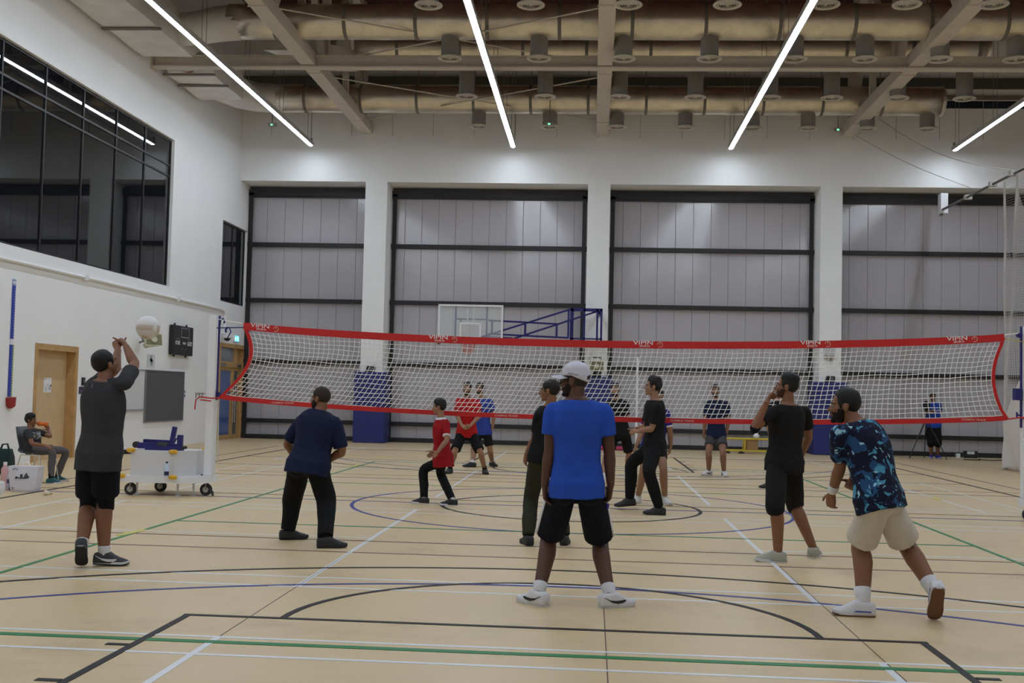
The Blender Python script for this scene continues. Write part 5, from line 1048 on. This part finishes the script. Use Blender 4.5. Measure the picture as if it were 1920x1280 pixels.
    for S, sg in (('L', 1), ('R', -1)):
        sh, e = J[S + 's'], J[S + 'e']; fr = s.get('sleeve', .62); w = J[S + 'w']
        limb(bm, [sh - up * .004 * k, J['neck'] - up * .040 * k + shl * (sg * .035 * k)], [.058 * k * bd, .050 * k], 14)
        r0 = s.get('cuff_r', .061) * bd * k * 1.03; r1 = s.get('cuff_r', .061) * bd * k
        limb(bm, [sh, sh.lerp(e, .15)], [.058 * bd * k, .060 * bd * k], 14)
        tube(bm, [sh.lerp(e, -.17), sh.lerp(e, -.11), sh.lerp(e, .0), sh.lerp(e, .12), sh.lerp(e, fr * .6), sh.lerp(e, fr)], [r0 * .3, r0 * .68, r0 * .90, r0 * .97, (r0 + r1) / 2, r1], 16)
    so = remesh('shirt', bm, cv, s['mat'], root, 2, s.get('fold', .006), 7.)
    if s.get('collar'):
        c, lat, fw = sp(1.0); bm = B(); rg = [sell(c + up * z * k + fw * .004, lat, fw, a * k, b * k, 20, 2) for z, a, b in ((-.062, .100, .090), (.012, .070, .070), (.020, .075, .075), (-.052, .110, .100))]; loft(bm, rg + [rg[0]], cap=False); obj('collar', bm, s['collar'], root, True)
    if s.get('cuff'):
        for S in 'LR':
            sh, e = J[S + 's'], J[S + 'e']; fr = s.get('sleeve', .62); r1 = s.get('cuff_r', .061) * bd * k * 1.04
            obj('cuff', tube(B(), [sh.lerp(e, fr - .07), sh.lerp(e, fr + .008)], r1, 18), s['cuff'], root, True)
    if s.get('print'):
        tt0, tt1, half, pm = s['print']; bm = B(); rg = []
        for i in range(6):
            t = tt0 + (tt1 - tt0) * i / 5; c, lat, fw = sp(t); row = torso(t, t + .001, es + .007, es + .007)[0]; m_ = len(row)
            rg.append([row[int(m_ * .25) + j] for j in range(-half, half + 1)])
        loft(bm, rg, cap=False, closed=False); pr = obj('chest_print', bm, pm, root, True); md = pr.modifiers.new('t', 'SOLIDIFY'); md.thickness = .002
    # ---- shorts or trousers
    b = spec['legs']; fr = b['len']; bm = B()
    loft(bm, torso(-.15, b.get('waist', .12), .010, .010))
    for S in 'LR':
        h, kn, a = J[S + 'h'], J[S + 'k'], J[S + 'a']; r0, r1 = b.get('r0', .098) * bd * k, b.get('r1', .094) * k * bd
        if fr <= 1: P, R = curve([h + up * .03, h.lerp(kn, fr * .5), h.lerp(kn, fr)], [r0, (r0 + r1) / 2, r1])
        elif fr <= 1.6: q = kn.lerp(a, fr - 1); P, R = curve([h + up * .03, h.lerp(kn, .5), kn, q], [r0, r0 * .98, r1, b.get('r2', .09) * k])
        else: q = kn.lerp(a, min(fr - 1, .97)); P, R = curve([h + up * .03, h.lerp(kn, .5), kn, kn.lerp(a, .5), q], [r0, r0 * .92, r1, b.get('r2', .075) * k, b.get('r3', .066) * k])
        tube(bm, P, R, 18); limb(bm, [h, h + up * .02], [r0, r0 * .95], 16)
        c, lat, fw = sp(-.02); ell(bm, Matrix.Translation(h - fw * .032 * k - up * .030 * k), (0, 0, 0), (.086 * k * bd, .080 * k * bd, .090 * k), 2)
    lo_ = remesh('trousers' if fr > 1.6 else 'shorts', bm, cv, b['mat'], root, 1, b.get('fold', .006), 6.)
    
    fr_ = s.get('sleeve', .62)
    def skip(c):
        if (c - J['neck']).length < .105 * k: return True
        for S in 'LR':
            for a_, b_, r_ in ((J[S + 's'].lerp(J[S + 'e'], fr_ * .92), J[S + 'e'], .075), (J[S + 'e'], J[S + 'w'], .065), (J[S + 'w'], J[S + 't'], .07)):
                d_ = b_ - a_; t_ = max(0, min(1, (c - a_).dot(d_) / d_.length_squared))
                if (c - a_ - d_ * t_).length < r_ * k * bd: return True
        return False
    tuck(body, [so, lo_], skip)
    if b.get('stripe'):
        for S, sg in (('L', 1), ('R', -1)):
            h, kn = J[S + 'h'], J[S + 'k']; rg = []
            for i in range(9):
                f = i / 8; c = (h + up * .08).lerp(h.lerp(kn, fr - .005), f); r = (b.get('r0', .098) * (1 - f) + b.get('r1', .094) * f) * k * bd + .003
                o_ = hpl * sg; rg.append([c + (o_ * math.cos(a_) + F0 * math.sin(a_)) * r for a_ in (-.55, -.35, -.15, .05, .2)])
            bm = loft(B(), rg, cap=False, closed=False); st = obj('side_stripe', bm, b['stripe'], root, True); md = st.modifiers.new('t', 'SOLIDIFY'); md.thickness = .002; md.offset = 1
    # ---- shoes and socks
    sh = spec['shoe']
    for S, sg in (('L', 1), ('R', -1)):
        a = J[S + 'a']; td, pt = D[S + 'toe']; td = math.radians(td); pitch = pt
        tf = V((-math.sin(td), math.cos(td), 0)); f = tf * math.cos(pitch) + V((0, 0, math.sin(pitch))); lt = V((tf.y, -tf.x, 0)); u_ = lt.cross(f); hh = .088 * k
        MS = Matrix((lt * k, f * k, u_ * k)).transposed().to_4x4(); MS.translation = a - u_ * hh
        if abs(pitch) >= .05 and not sh.get('air_' + S):   # rest the lowest point of the sole on the floor
            lo = min((MS @ V((0, y, 0))).z for y in (-.075, .205)); MS.translation.z -= lo
        UP = [(-.084, .026, .072), (-.078, .038, .090), (-.055, .0455, .100), (-.02, .047, .102), (.02, .047, .112), (.055, .047, .108), (.09, .046, .087), (.13, .0475, .068), (.17, .044, .057), (.198, .033, .047), (.212, .016, .036)]
        def ring(y, w, h, z0=.012):
            q = 1 - sst(.03, .10, y); hx = ((1, .05), (1.03, .3), (.92 + .10 * q, .6), (.62 + .32 * q, .88), (.25 + .40 * q, 1))
            return [MS @ V((-w * x, y, z0 + (h - z0) * z)) for x, z in hx] + [MS @ V((w * x, y, z0 + (h - z0) * z)) for x, z in hx[::-1]]
        bm = loft(B(), [ring(*q) for q in UP]); bmesh.ops.subdivide_edges(bm, edges=bm.edges[:], cuts=1, use_grid_fill=True, smooth=.6); so = obj('shoe', bm, sh['mat'], root, True)
        SOL = [(-.082, .018), (-.074, .032), (-.045, .041), (0, .042), (.05, .044), (.11, .050), (.155, .049), (.19, .040), (.211, .020)]
        bm = B(); rg = [[MS @ V((x * w, y, z + max(0, (y - .15)) * .25 * (1 if z < .01 else 1))) for x, z in ((-1, .0), (-1.05, .014), (-1, .030), (1, .030), (1.05, .014), (1, .0))] for y, w in SOL]
        loft(bm, rg); obj('sole', bm, sh['sole'], so)
        if sh.get('tread'): 
            bm = B(); loft(bm, [[MS @ V((x * w, y, z + max(0, (y - .15)) * .25)) for x, z in ((-1.01, -.001), (-1.07, .011), (1.07, .011), (1.01, -.001))] for y, w in SOL]); obj('tread', bm, sh['tread'], so)
        bm = B()
        for i in range(4):
            y = .035 + .022 * i; z = .095 - .013 * i; tube(bm, [MS @ V(p) for p in ((-.022, y, z - .004), (0, y + .003, z + .004), (.022, y, z - .004))], .0032 * k, 5)
        obj('laces', bm, sh.get('lace', sh['mat']), so)
        if sh.get('swoosh'):
            for sd in (-1, 1):
                top = [(.105, .056), (.07, .053), (.03, .052), (-.02, .058), (-.066, .078)]; bot = [(.112, .048), (.085, .034), (.04, .030), (-.005, .040), (-.066, .076)]; rg = []
                for (y, z), (y2, z2) in zip(top, bot): rg.append([MS @ V((sd * .0490, y, z)), MS @ V((sd * .0500, y2, z2)), MS @ V((sd * .040, y2, z2)), MS @ V((sd * .040, y, z))])
                obj('swoosh', loft(B(), rg), sh['swoosh'], so)
        if sh.get('stripe'):
            bm = B()
            for sd in (-1, 1): plate(bm, [MS @ V((sd * .0465, y, z)) for y, z in ((-.05, .034), (.07, .034), (.05, .044), (-.05, .042))], lt * (sd * .004))
            obj('stripe', bm, sh['stripe'], so)
        if sh.get('sock'):
            kn = J[S + 'k']; m0 = MS @ V((0, .055, .060)); m1 = MS @ V((0, .018, .083)); d_ = (kn - a).normalized()
            sb = B(); ell(sb, Matrix.Translation(a - V((0, 0, .012 * k))), (0, 0, 0), (.041 * k * lk, .041 * k * lk, .046 * k), 3)
            obj('sock', tube(sb, [m0, m1, a + d_ * .022 * k, a + d_ * .045 * k, a + d_ * (max(.06, sh.get('sock_h', .07)) * k)], [.036 * k, .042 * k, .0455 * k * lk, .047 * k * lk, (.047 + .10 * max(0, sh.get('sock_h', .07) - .045)) * k * lk], 16), sh['sock'], root, True)
            if sh.get('sock_logo'): bm = plate(B(), [a + d_ * (.045 * k) + p for p in (V((-.012, -.044, .0)), V((.0, -.045, -.006)), V((.02, -.043, .012)))], (0, .006, 0)); obj('sock_logo', bm, sh['sock_logo'], root)
    ctx = dict(root=root, J=J, k=k, MH=MH, hpl=hpl, F0=F0, up=up, sp=sp, torso=torso)
    return ctx

NIKEB = mat('black_shoe', (.022, .022, .024), .6); GREYSH = mat('charcoal_knit', (.045, .045, .05), .7); WSOLE = mat('white_sole', (.62, .61, .62), .55); WSHOE = mat('white_shoe', (.68, .67, .69), .55); GUM = mat('gum_sole', (.16, .07, .035), .6); BSOLE = mat('black_sole', (.02, .02, .02), .7)
GRSHOE = mat('grey_green_shoe', (.36, .36, .30), .7); SOCKW = mat('white_sock', (.66, .65, .66), .9); TEAL = mat('teal_shoe', (.015, .09, .11), .6); BLUSH = mat('royal_shoe', (.03, .05, .36), .6)
BLACKC = fabric('black', (.007, .007, .008)); BLACK2 = fabric('black_soft', (.010, .0095, .010)); NAVYC = fabric('navy', (.010, .014, .045)); DNAVY = fabric('dark_navy', (.006, .007, .014)); GREYC = fabric('charcoal', (.038, .038, .042)); ROYAL = fabric('royal', (.022, .075, .42)); REDC = fabric('red', (.42, .012, .014)); CRED = fabric('crimson', (.30, .008, .012)); OLIVE = fabric('olive', (.030, .031, .020)); OFFW = fabric('off_white', (.60, .55, .47)); MIDBLUE = fabric('mid_blue', (.03, .055, .28)); GREYS = fabric('grey_shorts', (.055, .052, .055)); WHITEC = fabric('white', (.68, .67, .69)); GREYT = fabric('grey_jogger', (.11, .10, .105)); BLUEJ = fabric('blue_jersey', (.02, .022, .20))
def camo_mat():
    m = bpy.data.materials.new('cloth_blotched_blue'); m.use_nodes = True; nt = m.node_tree; b = nt.nodes['Principled BSDF']; N = nt.nodes.new; L = nt.links.new
    tc = N('ShaderNodeTexCoord'); prev = None
    base = (.008, .010, .028, 1); cols = [(9.5, .575, (.02, .07, .17, 1)), (12.5, .61, (.07, .28, .42, 1)), (19., .645, (.30, .54, .66, 1))]
    last = None
    for i, (sc, th, c) in enumerate(cols):
        mp = N('ShaderNodeMapping'); mp.inputs['Location'].default_value = (i * 3.1, i * 1.7, i * .9); L(tc.outputs['Object'], mp.inputs['Vector'])
        n = N('ShaderNodeTexNoise'); n.inputs['Scale'].default_value = sc; n.inputs['Detail'].default_value = 3.5; n.inputs['Distortion'].default_value = .6; L(mp.outputs['Vector'], n.inputs['Vector'])
        r = N('ShaderNodeValToRGB'); r.color_ramp.elements[0].position = th - .01; r.color_ramp.elements[1].position = th + .01; L(n.outputs['Fac'], r.inputs['Fac'])
        mx = N('ShaderNodeMixRGB'); L(r.outputs['Color'], mx.inputs[0]); mx.inputs[2].default_value = c
        if last: L(last.outputs[0], mx.inputs[1])
        else: mx.inputs[1].default_value = base
        last = mx
    L(last.outputs[0], b.inputs['Base Color']); b.inputs['Roughness'].default_value = .85; b.inputs['Specular IOR Level'].default_value = .2
    return m
def print_mat(name, base, c1, c2, sc):
    m = bpy.data.materials.new(name); m.use_nodes = True; nt = m.node_tree; b = nt.nodes['Principled BSDF']; N = nt.nodes.new; L = nt.links.new
    tc = N('ShaderNodeTexCoord'); v = N('ShaderNodeTexNoise'); v.inputs['Scale'].default_value = sc; v.inputs['Detail'].default_value = 2; L(tc.outputs['Object'], v.inputs['Vector'])
    r = N('ShaderNodeValToRGB'); r.color_ramp.interpolation = 'CONSTANT'; e = r.color_ramp.elements; e[0].position = 0; e[0].color = (*c1, 1); e[1].position = .43; e[1].color = (*base, 1); q = e.new(.56); q.color = (*c2, 1)
    L(v.outputs['Fac'], r.inputs['Fac']); L(r.outputs['Color'], b.inputs['Base Color']); b.inputs['Roughness'].default_value = .85
    return m
H_SHORT = dict(a=dict(top=.018, side=.008, back=.009), rough=.002, ns=120); H_MID = dict(a=dict(top=.026, side=.010, back=.013, fringe=.004), rough=.003, ns=110); H_BOY = dict(a=dict(top=.030, side=.016, back=.016, fringe=.030), rough=.006, ns=50)
H_BUZZ = dict(a=dict(top=.004, side=.003, back=.003), shaved=True, rough=.001); H_BALD = dict(a=dict(top=.012, side=.010, back=.010, front_u=.080, bald=.75), rough=.003); H_FADE = dict(a=dict(top=.030, side=.005, back=.006), rough=.004, ns=90)
FIST = (1.2, 1.3, .9); LOOSE = (.4, .6, .4)

# server
c = person('server', 'man in charcoal t-shirt and navy shorts on tiptoe hitting the ball at left', dict(near=True, skin='brown', build=1.12, belly=.12, legk=1.14, hair=H_SHORT, shirt=dict(mat=GREYC, sleeve=.66, hem=-.17, ease=.016, flare=.004, fold=.008), legs=dict(mat=DNAVY, len=.80, r0=.106, r1=.102), shoe=dict(mat=GREYSH, sole=WSOLE, tread=BSOLE, swoosh=WSHOE, sock=SOCKW, sock_h=.05), palm=dict(L=(.3, .2, -.5), R=(-.4, .3, .2)), curl=dict(L=(.9, .9, .6), R=FIST)))
for S in 'LR':
    h, kn, a = c['J'][S + 'h'], c['J'][S + 'k'], c['J'][S + 'a']
    P, R = curve([h.lerp(kn, .70), kn, kn.lerp(a, .17)], [.086, .072, .070]); bm = tube(B(), P, R, 18); remesh('knee_pad', bm, .008, BLACKC, c['root'], 2, .004, 12)
bm = box(B(), (-.004, -.001, -.022), (.004, .001, .022)); cc, lat, fw = c['sp'](.93); o = obj('back_tab', bm, mat('grey_tab', (.16, .16, .17), .7), c['root'], loc=cc - fw * .125); o.rotation_euler = (.2, 0, .4)
# navy polo
person('navy', 'man with shaved head and beard in navy polo shirt and black trousers, hands clasped', dict(near=True, skin='brown', build=1.12, belly=.25, hair=H_BUZZ, beard=.009, shirt=dict(mat=NAVYC, sleeve=.88, cuff_r=.064, hem=-.15, ease=.022, fold=.008, top=1.02), legs=dict(mat=BLACKC, len=2, r0=.104, r1=.090, r2=.086, r3=.078, fold=.010), shoe=dict(mat=NIKEB, sole=BSOLE, sock=BLACKC, sock_h=.08), curl=dict(L=FIST, R=FIST)))
# blue shirt, white cap
c = person('cap', 'man in royal blue t-shirt and white cap standing with his back to the viewer', dict(near=True, skin='dark', build=1.04, hair=dict(a=dict(top=.002, side=.003, back=.003), shaved=True, rough=.001), beard=.001, shirt=dict(mat=ROYAL, sleeve=.62, hem=-.10, ease=.017, flare=.010, fold=.006, cuff_r=.067), legs=dict(mat=DNAVY, len=.90, r0=.097, r1=.107, stripe=WHITEC, fold=.003), shoe=dict(mat=WSHOE, sole=WSOLE, swoosh=NIKEB, sock=SOCKW, sock_h=.075), curl=dict(L=(.3, .45, .3), R=(.4, .55, .4)), bend=-.0))
CAPM = fabric('cap_white', (.62, .60, .68), var=.02); MH = c['MH']
def capfn(p, d):
    lim = .035 if p.y > 0 else .035 + p.y * .42
    if p.y < -.06 and abs(p.x) < .030 and p.z < .040 - abs(p.x) * .3 and p.z > .012: return -.012
    return -.012 + (.024 + .012 * sst(.05, .10, p.z)) * sst(lim - .004, lim + .004, p.z)
cp = shell('cap', MH, (0, -.012, .03), capfn, CAPM, c['root'], 5, .002, 30)
bm = B(); rg = []
for i in range(9):
    f = (i - 4) / 4; x = .074 * f; y0 = .080 * math.sqrt(max(0, 1 - (f * .93) ** 2)) + .008; y1 = y0 + .085 * (1 - .35 * f * f); zz = .046 - .024 * f * f
    rg.append([MH @ V((x, y0 - .01, zz)), MH @ V((x, y1, zz - .012)), MH @ V((x, y1, zz - .016)), MH @ V((x, y0 - .01, zz - .005))])
obj('brim', loft(bm, rg), CAPM, cp, True)
bm = tube(B(), [MH @ V((.030 * math.sin(a), -.106 + .006 * math.cos(a * 2), .004)) for a in (-1.2, -.6, 0, .6, 1.2)], .009, 6); obj('strap', bm, CAPM, cp)
bm = B()
for i in range(7): bar(bm, MH @ V((-.089 + .001 * i, .02 - .011 * i, .052 - .002 * i)), MH @ V((-.089 + .001 * i, .013 - .011 * i, .054 - .002 * i)), .009, .004)
obj('lettering', bm, mat('dark_stitch', (.05, .05, .10), .7), cp)
bm = B()
for s in (-1, 1):
    tube(bm, [MH @ V((s * .078, .0, .006)), MH @ V((s * .074, .085, .006))], .0028, 5); tube(bm, [MH @ V((s * .032 + .026 * math.cos(a), .099, .0 + .020 * math.sin(a))) for a in [2 * PI * i / 12 for i in range(13)]], .0028, 5, False)
tube(bm, [MH @ V((-.008, .102, .005)), MH @ V((.008, .102, .005))], .0028, 5); obj('glasses', bm, BLACKM, c['root'])
bm = tube(B(), [c['J']['Rw'].lerp(c['J']['Rt'], .86), c['J']['Rt'] + V((.0, .0, -.01))], .014, 8); obj('blue_band', bm, mat('violet_band', (.04, .02, .3), .5), c['root'])
# patterned shirt
c = person('camo', 'bearded man in navy shirt with blue blotches and cream shorts, leaning forward at right', dict(near=True, skin='brown', build=1.08, belly=.15, bend=.03, legk=1.12, hair=H_SHORT, beard=.006, shirt=dict(mat=camo_mat(), sleeve=.74, hem=-.12, ease=.024, cuff_r=.068, fold=.009), legs=dict(mat=OFFW, len=.86, r0=.096, r1=.108), shoe=dict(mat=WSHOE, sole=WSOLE, tread=GUM, stripe=mat('blue_stripe', (.03, .07, .38), .5), sock=SOCKW, sock_h=.11, sock_logo=NIKEB), curl=dict(L=LOOSE, R=LOOSE)))
w, e = c['J']['Lw'], c['J']['Le']; obj('wristband', tube(B(), [w.lerp(e, .06), w.lerp(e, .10), w.lerp(e, .25), w.lerp(e, .30)], [.036, .039, .041, .038], 18), SOCKW, c['root'], True)
# hand on mouth
c = person('hand', 'man in black t-shirt and black cropped trousers holding a hand to his mouth', dict(near=True, skin='brown', hair=dict(a=dict(top=.034, side=.006, back=.008), rough=.004, ns=80), beard=.0003, shirt=dict(mat=BLACK2, sleeve=.64, hem=-.12, ease=.018, fold=.006), legs=dict(mat=BLACK2, len=1.12, r0=.100, r1=.090, r2=.084, fold=.009), shoe=dict(mat=GRSHOE, sole=WSOLE), palm=dict(L=(.6, .3, .3)), curl=dict(L=(.7, .9, .6), R=(.5, .6, .4))))
e = c['J']['Le']; s = c['J']['Ls']; w = c['J']['Lw']; bm = B(); P, R = curve([e.lerp(s, .14) - V((0, 0, .012)), e - V((.006, 0, .016)), e.lerp(w, .12) - V((.010, 0, .006))], [.040, .044, .040]); tube(bm, P, R, 14); obj('elbow_band', bm, BLACKC, c['root'], True)
# olive trousers
person('olive', 'man with thinning hair in black t-shirt and olive trousers beside the white cap', dict(near=True, skin='brown', build=1.02, hair=H_BALD, shirt=dict(mat=BLACKC, sleeve=.66, hem=-.10, ease=.018), legs=dict(mat=OLIVE, len=2, r0=.100, r1=.082, r2=.080, r3=.064, fold=.007), shoe=dict(mat=NIKEB, sole=BSOLE, sock=BLACKC, sock_h=.08)))
# young man in black
person('young', 'young man in black t-shirt and black trousers stepping left beyond the net', dict(near=True, skin='tan', hair=dict(a=dict(top=.040, side=.016, back=.020, fringe=.004), rough=.010, ns=40), shirt=dict(mat=BLACK2, sleeve=.80, hem=-.22, ease=.024, cuff_r=.070, fold=.008), legs=dict(mat=BLACKC, len=2, r0=.104, r1=.086, r2=.078, r3=.060, fold=.010), shoe=dict(mat=NIKEB, sole=BSOLE, air_R=True, sock=BLACKC, sock_h=.08), palm=dict(L=(0, .5, -.5), R=(0, -.5, -.5)), curl=dict(L=(.8, .9, .6), R=(.9, 1., .7))))
# boy in red
person('boy', 'boy in red jersey with white cuffs and black trousers, turned to the left', dict(near=True, skin='tan', hair=H_BOY, build=.92, shirt=dict(mat=CRED, sleeve=.76, hem=-.22, ease=.030, cuff_r=.066, fold=.008, cuff=WHITEC, collar=WHITEC), legs=dict(mat=BLACKC, len=2, r0=.100, r1=.082, r2=.074, r3=.060, fold=.009), shoe=dict(mat=NIKEB, sole=WSOLE, sock=SOCKW, sock_h=.04)))
# red shirt, blue shirt behind
person('red', 'man in bright red t-shirt and black shorts with hands clasped, facing the net', dict(skin='tan', hair=H_FADE, beard=.006, build=1.05, legk=.98, shirt=dict(mat=REDC, sleeve=.70, hem=-.08, ease=.022), legs=dict(mat=BLACKC, len=.90), shoe=dict(mat=NIKEB, sole=BSOLE, sock=BLACKC, sock_h=.08), palm=dict(L=(.3, .6, 0), R=(-.3, .6, 0)), curl=dict(L=(.7, .8, .5), R=(.7, .8, .5))))
person('bluebehind', 'man in dull blue t-shirt and black shorts standing behind the red shirt', dict(skin='tan', hair=H_FADE, beard=.004, shirt=dict(mat=MIDBLUE, sleeve=.66, hem=-.06, ease=.02), legs=dict(mat=BLACKC, len=.80), shoe=dict(mat=NIKEB, sole=BSOLE, sock=SOCKW, sock_h=.05)))
c = person('wrist', 'bearded man in dark shirt and black shorts with white wristband, partly behind the white cap', dict(skin='tan', hair=H_FADE, beard=.006, shirt=dict(mat=BLACK2, sleeve=.68, hem=-.06), legs=dict(mat=BLACKC, len=.84), shoe=dict(mat=WSHOE, sole=WSOLE, sock=SOCKW), curl=dict(L=FIST)))
w, e = c['J']['Lw'], c['J']['Le']; obj('wristband', tube(B(), [w.lerp(e, .05), w.lerp(e, .14)], [.034, .036], 14), SOCKW, c['root'], True)
c = person('bun', 'player in blue jersey with white cuffs and dark tied hair, behind the young man', dict(skin='tan', hair=H_MID, shirt=dict(mat=BLUEJ, sleeve=.66, hem=-.06, cuff=WHITEC), legs=dict(mat=BLACKC, len=.55), shoe=dict(mat=WSHOE, sole=WSOLE, lace=WSHOE, sock=SOCKW, sock_h=.05)))
bm = B(); ell(bm, c['MH'], (0, -.105, .06), (.042, .038, .042), 3); obj('hair_bun', bm, HAIR, c['root'], True)
person('grey', 'man in dark navy t-shirt and grey shorts standing far back near the yellow frame', dict(skin='mid', hair=H_FADE, beard=.003, build=1.0, shirt=dict(mat=NAVYC, sleeve=.72, hem=-.04, ease=.02), legs=dict(mat=GREYS, len=.58, r0=.104, r1=.110), shoe=dict(mat=WSHOE, sole=WSOLE, swoosh=NIKEB, lace=NIKEB)))
person('hidden', 'player in black almost hidden behind the man holding his mouth', dict(skin='tan', hair=H_SHORT, shirt=dict(mat=BLACKC, sleeve=.7, hem=-.1), legs=dict(mat=BLACKC, len=2, r1=.075, r2=.068, r3=.062), shoe=dict(mat=NIKEB, sole=BSOLE, sock=BLACKC, sock_h=.08)))
person('photog', 'photographer in royal blue t-shirt and black shorts behind the tripod', dict(skin='brown', hair=H_SHORT, build=1.08, shirt=dict(mat=ROYAL, sleeve=.7, hem=-.06, ease=.025, print=(.60, .70, 4, print_mat('white_chest_print', (.022, .075, .42), (.7, .7, .75), (.6, .62, .7), 30))), legs=dict(mat=BLACKC, len=1.05, r0=.11, r1=.10, r2=.10), shoe=dict(mat=BLUSH, sole=WSOLE), curl=dict(L=(.7, .8, .5), R=(.7, .8, .5))))
c = person('seated', 'boy in dark t-shirt and grey joggers sitting on the chair drinking', dict(near=True, skin='brown', hair=H_BOY, build=.92, shirt=dict(mat=GREYC, sleeve=.66, hem=-.14, ease=.022, print=(.42, .80, 4, print_mat('tee_print', (.038, .038, .042), (.30, .31, .20), (.42, .42, .48), 26))), legs=dict(mat=GREYT, len=1.92, r0=.098, r1=.078, r2=.066, r3=.052, fold=.006), shoe=dict(mat=TEAL, sole=WSOLE, sock=BLACKC, sock_h=.10), palm=dict(L=(-.3, -.2, .6), R=(.2, .5, -.6)), curl=dict(L=(.9, 1., .6))))
MH = c['MH']; m0 = c['root'].location + MH @ V((0, .105, -.058)); d_ = V((1, -.12, -.05)).normalized()
t = thing('sports_bottle', 'orange sports bottle held to the mouth of the seated boy', 'bottle', m0)
bm = tube(B(), [d_ * x for x in (0, .03, .035, .05, .07, .11, .17, .19, .20)], [.010, .011, .022, .034, .036, .030, .036, .036, .030], 18); obj('bottle_body', bm, mat('orange_plastic', (.62, .14, .02), .35), t, smooth=True)
obj('lid', tube(B(), [d_ * .036, d_ * .06], [.030, .0375], 18), mat('dark_orange', (.40, .07, .01), .4), t)
